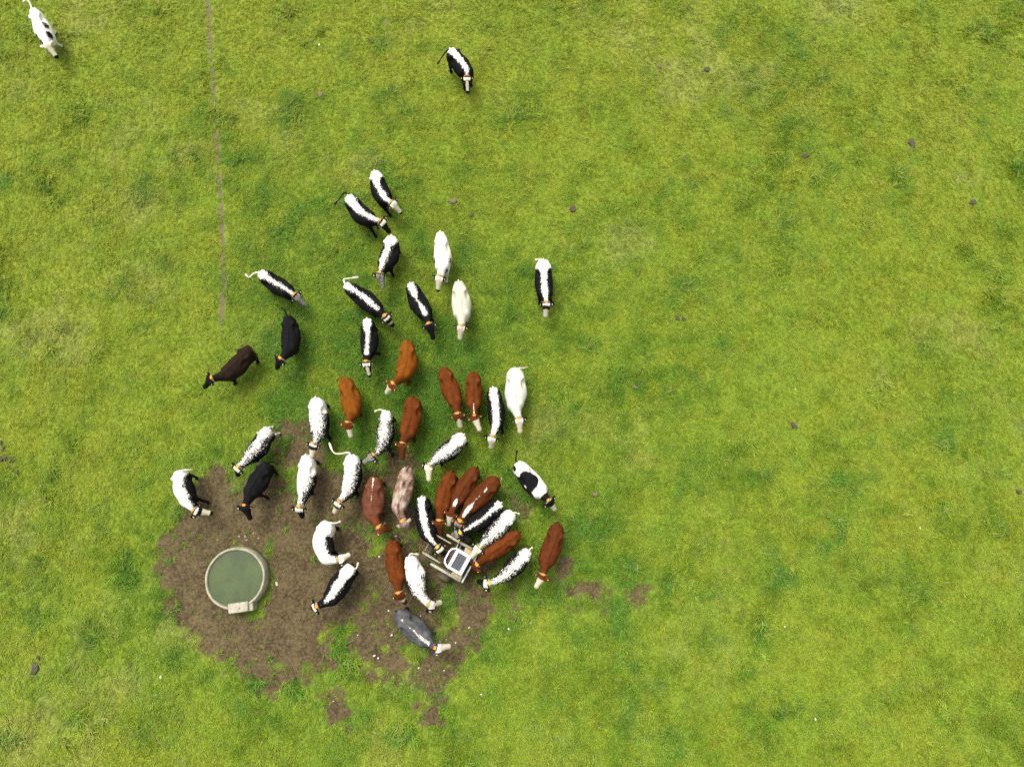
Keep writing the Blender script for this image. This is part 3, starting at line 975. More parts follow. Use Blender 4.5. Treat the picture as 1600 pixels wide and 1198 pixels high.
def build_cow(i, c):
    pose = Pose(*c['p'], poll=c.get('poll', 1.20), girth=c.get('girth', 1.0), legs=c.get('legs'), seed=i * 7 + 1,
                back=c.get('back', 1.30), pitch=c.get('pitch'), hs=c.get('hs', 1.08))
    base = pose.base
    root = link('cow', None)
    root.empty_display_size = .3
    root.location = (base[0], base[1], 0)
    tag(root, c['label'], 'cow', 'cattle herd in the pasture')
    W = pose(CV)
    f, jag, coat, pale = paint(c, i)
    coat_i = np.array(c.get('coat', BLACK))
    # tail: a tapering rope grown from the tail head, ending in a switch
    if c.get('tail'):
        root_pt = pose(np.array([[.03, 0, 1.25]]))[0]
        hz_ = c.get('tail_z', (1.22, 1.05, .9))
        pts = [root_pt] + [at(px, py, hz_[min(k, len(hz_) - 1)]) for k, (px, py) in enumerate(c['tail'])]
    else:
        sgn = rnd.uniform(-.05, .05)
        pts = [pose(np.array([q]))[0] for q in ((.05, 0, 1.25), (-.035, 0, 1.20), (-.065, sgn * .4, .98), (-.05, sgn, .70), (-.03, sgn * 1.4, .50))]
    cur = spline(pts, 8)
    cut = max(3, int(len(cur) * .72))
    m = MB()
    m.tube(cur[:cut + 1], list(np.linspace(.038, .020, cut + 1)), 8)
    TV = np.array(m.v)
    TF = [q if len(q) == 4 else None for q in m.f]
    TF = np.array([q for q in TF if q is not None])
    nb = len(W)
    V = np.vstack([W, TV]) - np.array([base[0], base[1], 0])
    F = np.vstack([CF, TF + nb])
    me = mesh_np('body', V, F)
    nt_ = len(TV)
    tw = c.get('tail_white', c.get('stripe') is not None and c.get('stripe') is not S_NARROW)
    attr(me, 'field', np.concatenate([f, np.full(nt_, .2 if tw else -.3)]))
    attr(me, 'jag', np.concatenate([jag, np.full(nt_, .02)]))
    attr(me, 'coat', np.vstack([coat, np.tile(np.append(coat_i, 1), (nt_, 1))]), 'FLOAT_COLOR')
    attr(me, 'pale', np.vstack([pale, np.tile(np.array([.66, .60, .45, 1]), (nt_, 1))]), 'FLOAT_COLOR')
    restv = np.vstack([CV, TV - TV[0]]) + np.array([i * 5.3, i * 1.7, 0])
    attr(me, 'rest', restv, 'FLOAT_VECTOR')
    link('body', me, COAT, root)
    # switch
    m = MB()
    tip = cur[cut:]
    rr = np.interp(np.linspace(0, 1, len(tip)), [0, .45, .85, 1], [.021, .046, .038, .008])
    m.tube(tip, list(rr), 7)
    sw = c.get('switch', 'white' if tw else ('red' if coat_i[0] > .05 and coat_i[2] < .04 else 'black'))
    o = m.build('tail_switch', M_HAIR[sw], root, True)
    o.location = (-base[0], -base[1], 0)
    # eyes
    for s_ in (-1, 1):
        Vs, Fs = sphere_mesh((2.0, s_ * .142, 1.165), .024)
        py_mesh('eye', pose(Vs), Fs, M_EYE, root, base, True)
    # collar and its orange block
    if c.get('collar', 1):
        col_o = py_mesh('collar', pose(RV), RF, M_STRAP if c.get('strap', 'l') == 'l' else M_STRAPD, root, base, True)
        t = np.interp(1.765, PU, PT)
        yo = c.get('block_y', 0.0)
        Vb, Fb = box_mesh((1.765, yo, t + .036 - abs(yo) * .4), (.062, .125, .045))
        py_mesh('collar_block', pose(Vb), Fb, M_BLOCKY if c.get('block') == 'y' else M_BLOCK, col_o, base)
    # ear tags
    for s_ in (-1, 1):
        Vb, Fb = box_mesh((1.865, s_ * .235, 1.25), (.032, .032, .012))
        py_mesh('ear_tag', pose(Vb), Fb, M_TAG, root, base)
    return root

HERD = [
 dict(label='white cow with black patches on its left side, alone in the top left corner', p=[(48, 11), (58, 36), (68, 57), (74, 70), (88, 89)], stripe=S_ALL, jag=.05, girth=.95,
      patch=[('d', .85, .30, .16, .12), ('d', 1.25, .28, .16, .16), ('d', .55, .22, .03, .02), ('d', 1.2, -.4, .3, .12)], head='wkE', tail=[(46, 4), (41, 0), (36, 4)], tail_z=(1.3, 1.3, 1.2), legs={'fl': (95, 68), 'fr': (62, 73)}, legs_white=1, strap='l', block_y=.3, collar=0),
 dict(label='black cow with white back stripe and black tail swung out, alone near the top edge', p=[(702, 75), (717, 92), (730, 110), (730, 122), (731, 143)], stripe=S_MED, head='bpk', tail=[(696, 82), (689, 92), (683, 101)], tail_white=False, girth=1.05, block='o'),
 dict(label='black-sided cow with white rump and pure white head, uppermost of the herd', p=[(585, 265), (591, 289), (601, 309), (612, 318), (625.5, 330)], stripe=[(0, 1), (.22, .6), (.4, .25), (.7, .14), (1.2, .11), (1.6, .09), (1.8, .08)], head='wk', legs={'fr': (610, 337)}),
 dict(label='black cow with white back stripe and black head, second from top of herd', p=[(543, 304), (560, 328), (578, 339), (596, 347), (608, 360)], stripe=S_MED, head='dp', tail=[(539, 301), (530, 311), (522, 320)], tail_white=False, legs={'fr': (588, 370)}, girth=1.05),
 dict(label='cow with speckled white rump, black left flank and grey face, below the uppermost pair', p=[(611, 367), (607, 391), (598, 413), (593.5, 429), (599, 450)], stripe=[(0, .6), (.3, .3, .4), (.6, .10, .25), (1.1, .06, .22), (1.5, .05, .12), (1.8, 0)], jag=.08, head='g', legs={'fl': (614, 430)}),
 dict(label='bright white cow with black flecked shoulders and black muzzle, upper right of the herd', p=[(687, 361), (690, 394), (690, 418), (687, 433), (684, 453)], stripe=S_ALL, jag=.07, patch=[('d', .95, .40, .13, .09), ('d', .95, -.40, .12, .09), ('d', 1.4, .28, .16, .10), ('d', 1.45, -.24, .07, .06)], head='wk', legs_white=1, legs={'fl': (698, 441)}),
 dict(label='black cow with white back stripe and curled white tail, left edge of the upper herd', p=[(404, 424), (427, 440), (449, 453), (462, 462), (476, 476)], stripe=S_MED, head='pgk', tail=[(397, 427), (389, 433), (383, 428)], tail_z=(1.25, 1.2, 1.15), tail_white=True, back=1.3),
 dict(label='black cow with white stripe ending at the shoulders and long white tail swung right', p=[(538, 443), (565, 462), (588, 480), (603, 496), (613, 507)], stripe=S_NARROW, head='psc', tail=[(537, 437), (545, 435), (561, 433)], tail_z=(1.3, 1.3, 1.2), tail_white=True, girth=1.05, strap='l'),
 dict(label='black cow with white stripe and solid black neck and head, left of cream cow', p=[(640, 441), (651, 466), (664, 488), (671, 509), (677, 529)], stripe=S_NARROW, head='d'),
 dict(label='plain cream-white cow with dark ears walking in the upper herd', p=[(716, 438), (719, 467), (721, 492), (721, 510), (718, 529)], stripe=S_ALL, pale=(.36, .345, .268), jag=.01, head='w', legs_white=1, girth=1.05, block='y', switch='tan'),
 dict(label='black-sided white-backed cow standing apart to the right of the herd', p=[(849, 404), (850.5, 432), (852, 459), (853.5, 474), (852.5, 494)], stripe=[(0, .9), (.3, .55), (.42, .22), (.8, .15), (1.3, .13), (1.7, .09), (1.8, .05)], jag=.05, head='wce', face=(.38, .34, .27), tail=[(843, 405), (836, 406)], tail_white=True, legs={'fr': (843, 475), 'fl': (864, 475)}),
 dict(label='all black cow with raised tail, left side of the herd', p=[(447, 492), (450, 519), (448, 545), (439, 562), (430, 574)], coat=BLACK, tail=[(445, 486), (442, 483), (439, 480)], tail_z=(1.3, 1.3, 1.3), head='d', strap='l', legs={'fl': (465, 546), 'hl': (466, 517)}),
 dict(label='dark brown cow with black head, walking left at the left edge of the herd', p=[(389, 541), (367, 565), (348, 584), (331, 592), (318, 605)], coat=DBROWN, points=BLACK, head='d', tail=[(396, 550), (400, 558), (402, 562)], tail_z=(1.2, 1.0, .8), legs={'fl': (367, 599)}, strap='l'),
 dict(label='black cow with white back stripe and white blaze, in the middle of the upper herd', p=[(572.5, 497), (574, 524), (573, 549), (572.5, 567), (577, 587)], stripe=[(0, .26), (.2, .2), (.5, .12), (.8, .07), (1.3, .07), (1.48, .05), (1.52, -.4)], head='pbk', legs={'fl': (593, 553)}),
 dict(label='orange-brown cow with white face turned left, in the centre of the herd', p=[(635, 531), (634, 563), (628, 584), (613, 601), (602, 613)], coat=ORANGE, points=RED, head='f', legs={'fl': (637, 599)}),
 dict(label='bright orange-brown cow with white muzzle, left of centre in the herd', p=[(535, 590), (545, 621), (547, 647), (544, 661), (548, 682)], coat=ORANGE, points=RED, head='n', tail=[(531, 590), (526, 596)], tail_white=False, legs={'fl': (564, 648)}, girth=1.05),
 dict(label='solid red-brown cow with brown face, in the middle of the herd', p=[(644, 620), (641.5, 650), (634, 678), (628.5, 694), (629, 719)], coat=RED, points=MAROON, head='d', dorsal=.5, legs={'fl': (647, 688)}, girth=1.05),
 dict(label='red cow with white nose blaze, left one of two side by side', p=[(691, 574), (702, 602), (712, 630), (715.5, 648), (719.5, 667)], coat=RED, head='nb', points=MAROON),
 dict(label='red cow with white shoulder stripe and face, right one of two side by side', p=[(740, 581), (739, 610), (740, 634), (741.5, 652), (751, 675)], coat=RED, points=MAROON, stripe=[(0, -1), (1.05, -.6), (1.15, -.02), (1.3, .05), (1.5, .05), (1.7, .04), (1.76, -.2)], tail_white=False, jag=.02, head='f', dorsal=.3, girth=.92, strap='d'),
 dict(label='black-sided cow with broad white back and white head, beside the all white cow', p=[(770, 605), (774, 637), (776, 662), (768.5, 683), (766.5, 699)], stripe=[(0, .22), (.3, .2), (.8, .19), (1.3, .16), (1.7, .13), (1.8, .08)], jag=.06, head='w', girth=.95, legs={'fl': (786, 676)}),
 dict(label='all white broad cow with dark ears, on the right side of the herd', p=[(805, 574), (806, 607), (805, 634), (811, 655), (813, 676)], stripe=S_ALL, pale=(.41, .40, .335), jag=.01, head='w', tail=[(814, 575), (826, 574)], tail_z=(1.2, .9), legs_white=1, girth=1.15, switch='tan', tail_white=True),
 dict(label='white cow with black speckled shoulders, nose over the rump of another white cow', p=[(491, 621), (493, 650), (496, 679), (491, 694), (487, 716)], stripe=[(0, 2), (.45, 2), (.6, .32, .45), (1.0, .22, .3), (1.4, .16), (1.7, .10), (1.8, .02)], jag=.12, head='wck'),
 dict(label='black and white speckled cow with grey nose turned left, mid-herd', p=[(602, 641), (599, 671), (595, 697), (584, 712), (568, 722)], stripe=[(0, .5), (.3, .3), (.7, .18), (1.1, .14), (1.4, .06), (1.6, 0), (1.8, -.2)], jag=.16, head='g', face=(.5, .5, .45), tail=[(593, 640), (585, 643)], tail_z=(1.2, 1.0), legs={'fl': (614, 711)}, strap='l', girth=.95),
 dict(label='white-backed cow with black speckled flanks and pure white head, just above the red cows', p=[(724, 679), (703, 700), (683, 715), (670, 728), (670.5, 753)], stripe=[(0, .55), (.3, .34), (.7, .24), (1.1, .2), (1.5, .14), (1.7, .1), (1.8, .05)], jag=.10, head='w'),
 dict(label='white speckled cow with black flank above the black cow on the left', p=[(417, 668), (401, 693), (385, 715), (373, 730), (368, 742)], stripe=[(0, .5), (.5, .18), (.8, .2), (1.1, .17), (1.5, .15), (1.8, .05)], jag=.11, head='pe', tail=[(422, 667), (427, 667)], tail_z=(1.2, 1.0), legs={'hl': (437, 677)}, tail_white=True, legs_white=1),
 dict(label='all black cow standing at the upper edge of the mud', p=[(416, 723), (401, 748), (387, 772), (383, 791), (390, 811)], coat=BLACK, head='d', tail=[(425, 721), (434, 725)], tail_z=(1.2, 1.0), legs={'fl': (419, 778)}, strap='d', girth=1.05),
 dict(label='white cow with black left flank and bent body, leftmost at the mud edge', p=[(277, 735), (279, 759), (291, 785), (306, 798), (330, 802)], stripe=[(0, .6), (.4, .30, .8), (.8, .14, .6), (1.1, .22, .5), (1.5, .15, .3), (1.8, .05)], jag=.08, head='wck', tail=[(290, 734), (303, 734)], tail_z=(1.2, 1.0), tail_white=True, switch='tan', legs={'fl': (326, 785)}),
 dict(label='white cow with black speckled left shoulder, left one of the white pair', p=[(476, 711), (476, 744), (472, 770), (468, 793), (470, 808)], stripe=[(0, 2), (.4, 1), (.7, .34, .9), (1.0, .25, .6), (1.3, .12, .25), (1.7, .08, .12), (1.8, .05)], jag=.13, head='pk', legs={'fl': (488, 770)}),
 dict(label='white cow with black left side and long white tail, right one of white pair', p=[(546, 710), (548, 739), (541, 769), (530, 785), (521, 801)], stripe=[(0, .9), (.4, .40, .6), (.7, .20, .38), (1.1, .16, .4), (1.5, .08, .25), (1.8, .0)], jag=.10, head='pn', tail=[(544, 707), (523, 708), (514, 691)], tail_z=(1.3, 1.25, 1.1), tail_white=True),
 dict(label='reddish roan cow with thin white line down its back, on the mud', p=[(584.5, 745), (581, 777), (580.5, 806), (593, 825), (609, 828)], coat=ROAN, points=RED, stripe=[(0, -.05), (.04, .036), (.7, .038), (.85, .02), (1, -.4), (2, -1)], jag=.012, head='d', mottle=.10, mottle_c=(.22, .12, .08), tail_white=False, girth=1.1, switch='red'),
 dict(label='pale pink roan cow with brown head, on the mud right of the red roan', p=[(637, 730), (629, 767), (621, 795), (630.5, 815), (638, 825)], coat=PINK, points=RED, mottle=.8, mottle_c=(.40, .33, .26), dorsal=1.5, head='d', girth=1.0),
 dict(label='black cow with white back stripe reaching its head into the solar powered feeder', p=[(658.5, 777), (661, 808), (669, 837), (686, 856), (697, 869)], stripe=[(0, .2), (.3, .16), (.8, .12), (1.3, .09), (1.5, .06), (1.7, .02), (1.8, -.2)], head='p', block='y', poll=1.1, jag=.05),
 dict(label='red-brown cow with brown face, leftmost of three red cows crowding the feeder', p=[(705, 737), (695.5, 768), (689, 794), (686.5, 815), (688, 836)], coat=RED, points=MAROON, head='d', dorsal=.3, poll=1.15),
 dict(label='red-brown cow with white shoulder patch, middle of three red cows crowding the feeder', p=[(744, 731), (726, 760), (713, 782), (705, 801), (700, 821)], coat=MAROON, patch=[('w', 1.38, .0, .15, .06)], stripe=[(0, -1), (2, -1)], tail_white=False, jag=.02, head='f', collar=0, poll=1.15),
 dict(label='red-brown cow with broken white back stripe, rightmost of three red cows crowding the feeder', p=[(777, 747), (753, 772), (733, 793), (717.5, 816), (711.5, 829)], coat=MAROON, stripe=[(0, -.3), (.38, -.05), (.45, .03), (.6, .02), (.65, -.03), (.85, .01), (.95, .03), (1.2, .06), (1.6, .05), (1.8, -.1)], tail_white=False, switch='white', jag=.03, head='pg', face=(.4, .38, .3), poll=1.15, tail=[(781, 747), (783, 749)], tail_z=(1.15, .9)),
 dict(label='black cow with narrow white back stripe between red and white cows at the feeder', p=[(782, 786), (757, 807), (736, 822), (718, 833), (706, 836)], stripe=[(0, .18), (.3, .11), (.8, .075), (1.3, .075), (1.5, .03), (1.6, .03), (1.8, -.1)], head='pg', block='y', poll=1.1),
 dict(label='white-backed cow with black speckled flanks reaching the feeder from the right', p=[(801, 800), (780, 824), (760, 844), (748.5, 855), (735, 872)], stripe=[(0, .6), (.3, .36), (.8, .21), (1.3, .18), (1.7, .12), (1.8, .06)], jag=.11, head='w', poll=1.25, block='y', tail=[(806, 801), (812, 803)], tail_z=(1.2, 1.0)),
 dict(label='red-brown cow with brown head lowered behind the feeder', p=[(811, 834), (783, 853), (761, 869), (744, 883), (733, 891)], coat=RED, points=MAROON, head='d', dorsal=.4, poll=.95, girth=.95),
 dict(label='black-sided cow with broad white back facing left, below the red cow at the feeder', p=[(826, 860), (808, 880), (787, 901), (762, 912), (746, 909)], stripe=[(0, .42), (.3, .3), (.8, .15), (1.3, .12), (1.6, .06), (1.8, .05)], jag=.11, head='pk', block='y', tail=[(829, 857), (832, 855)], tail_z=(1.15, 1.0)),
 dict(label='dark red cow with white face standing right of the feeder group', p=[(873, 819), (863, 855), (853, 880), (848, 899), (837, 918)], coat=(.076, .0190, .0044), points=MAROON, head='f', girth=1.05),
 dict(label='black and white cow with a large black saddle patch, right of the herd', p=[(807, 723), (829, 750), (847, 770), (857, 782), (867.5, 796)], stripe=S_ALL, jag=.012, patch=[('d', .72, -.08, .38, .34), ('d', .05, -.22, .12, .10), ('d', .55, -.42, .3, .14), ('d', 1.62, 0, .20, .8), ('d', 1.0, -.5, .3, .2), ('w', .74, -.33, .05, .03)], head='n', tail_white=False, tail=[(806, 718), (807, 710), (808, 703)], tail_z=(1.2, 1.0, .7), switch='black', strap='d'),
 dict(label='white curved cow with black left flank in the middle of the mud', p=[(512, 815), (499, 844), (511, 873), (529, 874), (545, 866)], stripe=[(0, 2), (.35, .9), (.5, .26, 2), (.9, .22, 2), (1.3, .16, 1), (1.6, .14, .4), (1.8, .1)], jag=.06, head='w', face=(.5, .47, .38), tail=[(524, 817), (533, 814)], tail_z=(1.2, 1.05), tail_white=True, hs=.9),
 dict(label='black cow with white back stripe facing left in the mud, right of the trough', p=[(547, 884), (530, 910), (511, 939), (496, 947), (487, 952)], stripe=[(0, .36), (.25, .24), (.6, .15), (1.2, .12), (1.4, .1), (1.5, -.05), (1.75, -.1), (1.8, 0)], head='pe', tail=[(556, 888), (560, 878)], tail_z=(1.1, .9), tail_white=True),
 dict(label='long red cow with white nose band, left of the white cow in the mud', p=[(611, 845), (614, 878), (620, 908), (623.5, 927), (633, 943)], coat=RED, points=MAROON, head='s', girth=1.0),
 dict(label='white cow with sparsely speckled sides, beside the long red cow in the mud', p=[(639, 869), (647.5, 899), (655, 928), (671, 945), (688, 942)], stripe=[(0, 2), (.5, .9), (.8, .36, .45), (1.2, .30), (1.5, .25), (1.8, .2)], jag=.14, head='we', tail=[(642, 865), (655, 866)], tail_z=(1.25, 1.0), tail_white=True, switch='white'),
 dict(label='blue-grey cow with thin white back line and white head, lowest of the herd', p=[(618, 958), (644, 983), (665, 1002), (682, 1012), (703, 1010)], coat=GREY, points=(.02, .02, .022), mottle=.6, mottle_c=(.105, .105, .104), stripe=[(0, -.2), (.2, -.02), (.28, .012), (.35, -.03), (.55, -.02), (.75, .02), (1.2, .03), (1.5, .045), (1.56, -.3)], tail_white=False, switch='black', jag=.045, head='w', face=(.46, .40, .32), strap='d', girth=1.08),
]
for i, c in enumerate(HERD):
    build_cow(i + 1, c)

# ---------------------------------------------------------------- water trough
nt = NT('weathered_concrete')
p = nt.objpos()
n1 = nt.noise(3, 5, .6, p); n2 = nt.noise(30, 4, .6, p)
cc = nt.mix(nt.ramp(n1, .35, .7), (.275, .255, .182), (.19, .176, .12))
cc = nt.mix(nt.ramp(n2, .58, .72, 0, .5), cc, (.09, .085, .05))
cc = nt.mix(nt.ramp(n1, .64, .78, 0, .4), cc, (.13, .14, .065))
nt.bump(n2, .35, .012)
CONCRETE = nt.fin(cc, .85, .2)
nt = NT('pale_concrete')
p = nt.objpos()
n1 = nt.noise(6, 5, .6, p); n2 = nt.noise(40, 4, .6, p)
cc = nt.mix(nt.ramp(n1, .35, .7), (.31, .285, .215), (.22, .20, .145))
cc = nt.mix(nt.ramp(n2, .60, .75, 0, .6), cc, (.11, .10, .06))
nt.bump(n2, .3, .01)
CONCRETE2 = nt.fin(cc, .85, .2)
nt = NT('trough_water')
p = nt.objpos()
n1 = nt.noise(1.6, 4, .6, p)
cc = nt.mix(nt.ramp(n1, .3, .7), (.050, .068, .021), (.034, .050, .018))
cc = nt.mix(nt.ramp(nt.noise(25, 3, .7, p), .70, .78, 0, .5), cc, (.12, .14, .05))
nt.bump(nt.noise(5, 2, .5, p), .03, .01)
WATER = nt.fin(cc, .06, .35)

TC = at(366.5, 903.5, .52)
tr = link('water_trough', None); tr.location = (TC[0], TC[1], -.02)
tag(tr, 'round concrete water trough full of green water on the mud', 'trough')
m = MB()
wob = lambda a: .004 * math.sin(3 * a + 1) + .003 * math.sin(7 * a)
m.lathe([(1.17, 0), (1.15, .30), (1.122, .50), (1.108, .535), (1.055, .54), (1.04, .52), (1.03, .48), (1.01, .05), (1.01, 0)], 96, True, wob=wob)
m.build('basin_wall', CONCRETE, tr, True)
m = MB()
m.lathe([(0.002, .445), (.5, .445), (1.028, .445), (1.028, .43), (0.002, .43)], 96, True)
m.build('water', WATER, tr, False)
# valve box on the near side with its own lid
ba = at(372, 949, .56)[:2] - TC[:2]
ang = math.radians(8)
ax = np.array([[math.cos(ang), math.sin(ang), 0], [-math.sin(ang), math.cos(ang), 0], [0, 0, 1]])
m = MB()
m.box((ba[0] + .12, ba[1] - .02, .25), (.80, .30, .50), ax, .03)
vb = m.build('valve_box', CONCRETE, tr)
m = MB()
m.box((ba[0], ba[1], .555), (.74, .36, .10), ax, .035)
m.build('valve_box_lid', CONCRETE2, vb)
m = MB()
m.box((ba[0] + .06, ba[1] - .02, .612), (.05, .03, .02), ax, .006)
m.box((ba[0] + .02, ba[1] - .09, .612), (.03, .03, .02), ax, .006)
m.build('lid_grip', plain('grip_dark', (.05, .045, .035), .6, .3), vb)

# ---------------------------------------------------------------- solar powered feeder trailer
M_WHITE = plain('white_enamel', (.72, .72, .68), .4, .4, var=.15, scale=6)
M_FRAME = plain('galvanised', (.30, .33, .29), .45, .5, .3, var=.3, scale=12)
M_BEIGE = plain('dusty_panel', (.36, .33, .23), .6, .3, var=.45, scale=9)
M_RUST = plain('hood_lining', (.055, .018, .010), .6, .3, var=.5)
M_DARK = plain('feeder_dark', (.02, .018, .015), .6, .3)
M_TYRE = plain('muddy_tyre', (.055, .048, .035), .85, .15, var=.5, scale=20, c2=(.095, .078, .05))
nt = NT('solar_cells')
p = nt.objpos()
SOLAR = nt.fin(nt.mix(nt.ramp(nt.noise(8, 3, .5, p), .3, .7), (.018, .020, .025), (.028, .030, .036)), .35, .3)

A = math.radians(-29)
FX = np.array([math.cos(A), math.sin(A), 0]); FY = np.array([-math.sin(A), math.cos(A), 0])
AX = np.array([FX, FY, [0, 0, 1]])
pc = at(715, 876.5, 1.30)
FO = np.array([pc[0], pc[1], 0])
fd = link('feeder_trailer', None); fd.location = tuple(FO)
tag(fd, 'white solar powered animal feeder trailer on two wheels amid the crowding cows', 'feeder')
L3 = lambda x, y, z: x * FX + y * FY + np.array([0, 0, z])
def fbox(m, x, y, z, d, bev=.01): m.box(L3(x, y, z), d, AX, bev)
# chassis
m = MB()
for s_ in (-1, 1): fbox(m, -.35, s_ * .55, .36, (1.7, .06, .08))
for x in (-1.15, -.4, .42): fbox(m, x, 0, .36, (.06, 1.04, .08))
m.build('chassis', plain('muddy_steel', (.075, .065, .045), .7, .3, var=.5, scale=10), fd)
# rear beam
m = MB(); fbox(m, .50, 0, .86, (.07, 1.24, .16), .015)
for s_ in (-1, 1): fbox(m, .50, s_ * .57, .58, (.06, .06, .40))
m.build('rear_beam', M_FRAME, fd)
# side walls with rounded top rails
for s_ in (-1, 1):
    m = MB()
    fbox(m, -.20, s_ * .60, .60, (1.26, .045, .42), .01)
    w = m.build('side_wall', M_BEIGE, fd)
    m = MB(); m.tube([L3(-.86, s_ * .60, .83), L3(-.80, s_ * .60, .84), L3(.42, s_ * .60, .84)], [.035, .055, .055], 10)
    m.build('top_rail', M_BEIGE, w, True)
    m = MB(); fbox(m, .20, s_ * .47, .80, (.42, .16, .10), .015)
    m.build('side_tray', plain('tray_tan', (.34, .26, .15), .6, .3, var=.4), w)
    # alley hoops the animal walks between
    m = MB()
    m.tube(spline([L3(-.55, s_ * .40, .38), L3(-.55, s_ * .40, .80), L3(-.66, s_ * .40, .90), L3(-1.20, s_ * .40, .90), L3(-1.32, s_ * .38, .80), L3(-1.32, s_ * .37, .38)], 5), .024, 8)
    m.tube([L3(-.58, s_ * .40, .62), L3(-1.30, s_ * .385, .62)], .018, 8)
    m.build('alley_rail', M_BEIGE, fd, True)
m = MB(); m.tube([L3(-1.32, -.38, .42), L3(-1.32, .38, .42)], .02, 8)
m.build('alley_sill', M_BEIGE, fd, True)
# hood: white cabinet with a shroud open towards the animal
m = MB()
fbox(m, .065, 0, 1.02, (.61, .78, .50), .03)
hd = m.build('hood', M_WHITE, fd)
m = MB()
sec = [(-.24, .39), (-.42, .30), (-.47, .18), (-.47, -.18), (-.42, -.30), (-.24, -.39)]
V, F = [], []
for z, k in ((.72, 1.0), (1.18, 1.0)):
    for x, y in sec: V.append(L3(x, y, z))
    for x, y in sec: V.append(L3(min(x + .045, -.238), y * .87, z))
for i in range(5):
    F += [(i, i + 1, 12 + i + 1, 12 + i), (6 + i + 1, 6 + i, 18 + i, 18 + i + 1), (12 + i, 12 + i + 1, 18 + i + 1, 18 + i), (i + 1, i, 6 + i, 6 + i + 1)]
m.add(V, F)
m.build('shroud', M_WHITE, hd)
m = MB(); fbox(m, -.30, .02, 1.02, (.10, .56, .20), .02)
m.build('feed_pan', M_RUST, hd)
m = MB(); fbox(m, -.36, -.20, 1.13, (.06, .10, .06), .01); fbox(m, -.36, .12, 1.12, (.05, .20, .05), .01)
m.build('sensor_block', M_DARK, hd)
m = MB(); m.tube([L3(-.28, .30, 1.22), L3(-.30, .52, 1.10), L3(-.30, .60, .86)], .016, 8)
m.build('brace', M_FRAME, hd, True)
# solar panel
m = MB(); fbox(m, .06, 0, 1.296, (.42, .64, .03), .006)
sp = m.build('solar_panel', M_WHITE, hd)
m = MB(); fbox(m, .055, 0, 1.314, (.375, .585, .012), .002)
m.build('cell_sheet', SOLAR, sp)
m = MB()
for k in range(1, 9): fbox(m, .055, -.2925 + .585 * k / 9, 1.3215, (.372, .005, .002), 0)
for k in range(1, 4): fbox(m, -.1325 + .375 * k / 4, 0, 1.3225, (.005, .58, .002), 0)
fbox(m, .215, 0, 1.3228, (.014, .58, .003), 0)
m.build('cell_grid', plain('cell_lines', (.12, .125, .13), .5, .3), sp)
# wheels
for s_ in (-1, 1):
    w = link('wheel', None, None, fd)
    wax = np.array([FX, [0, 0, 1], FY])
    c = L3(-.22, s_ * .80, .26)
    m = MB(); m.lathe([(.15, -.10), (.21, -.135), (.255, -.11), (.270, -.05), (.272, .05), (.255, .11), (.21, .135), (.15, .10)], 40, True, c, ax=wax)
    m.build('tyre', M_TYRE, w, True)
    m = MB(); m.lathe([(.002, -.03), (.06, -.05), (.155, -.08), (.155, .08), (.06, .05), (.002, .03)], 24, True, c, ax=wax)
    m.build('rim', M_FRAME, w, True)
m = MB(); m.tube([L3(-.22, -.80, .26), L3(-.22, .80, .26)], .03, 10)
m.build('axle', M_FRAME, fd, True)

# ---------------------------------------------------------------- cowpats and stones
nt = NT('cow_dung')
p = nt.objpos()
n1 = nt.noise(12, 4, .6, p)
nt.bump(n1, .6, .03)
DUNG = nt.fin(nt.mix(nt.ramp(n1, .3, .7), (.030, .024, .015), (.062, .050, .034)), .8, .25)
DUNG_DRY = plain('dry_dung', (.13, .10, .065), .9, .1, var=.35, scale=20, bump=.4)

def cowpat(px, py, r, label, seed, dry=False, group=None):
    rr = random.Random(seed)
    c = at(px, py)
    z0 = ground_height(c[0], c[1])
    V, F, n = [], [], 22
    ph = [rr.uniform(0, 6.28) for _ in range(4)]
    ecc, ea = rr.uniform(.65, .95), rr.uniform(0, 3.14)
    rings = [(0, .9), (.35, 1.0), (.6, .75), (.85, .85), (1.0, .35), (1.04, -1.6)]
    for k, (q, h) in enumerate(rings):
        for i in range(n):
            a = 2 * math.pi * i / n
            w = 1 + .16 * math.sin(2 * a + ph[0]) + .11 * math.sin(3 * a + ph[1]) + .07 * math.sin(5 * a + ph[2])
            x, y = r * q * w * math.cos(a), r * q * w * math.sin(a) * ecc
            V.append((x * math.cos(ea) - y * math.sin(ea), x * math.sin(ea) + y * math.cos(ea), h * (.035 + .045 * r) * (1 + .15 * math.sin(4 * a + ph[3]) * q)))
    for k in range(len(rings) - 1):
        for i in range(n):
            F.append((k * n + i, k * n + (i + 1) % n, (k + 1) * n + (i + 1) % n, (k + 1) * n + i))
    m = MB(); m.add(V, F)
    o = m.build('cowpat', DUNG_DRY if dry else DUNG, None, True, (c[0], c[1], z0 + .05))
    tag(o, label, 'cowpat', group or 'cowpats in the grass')

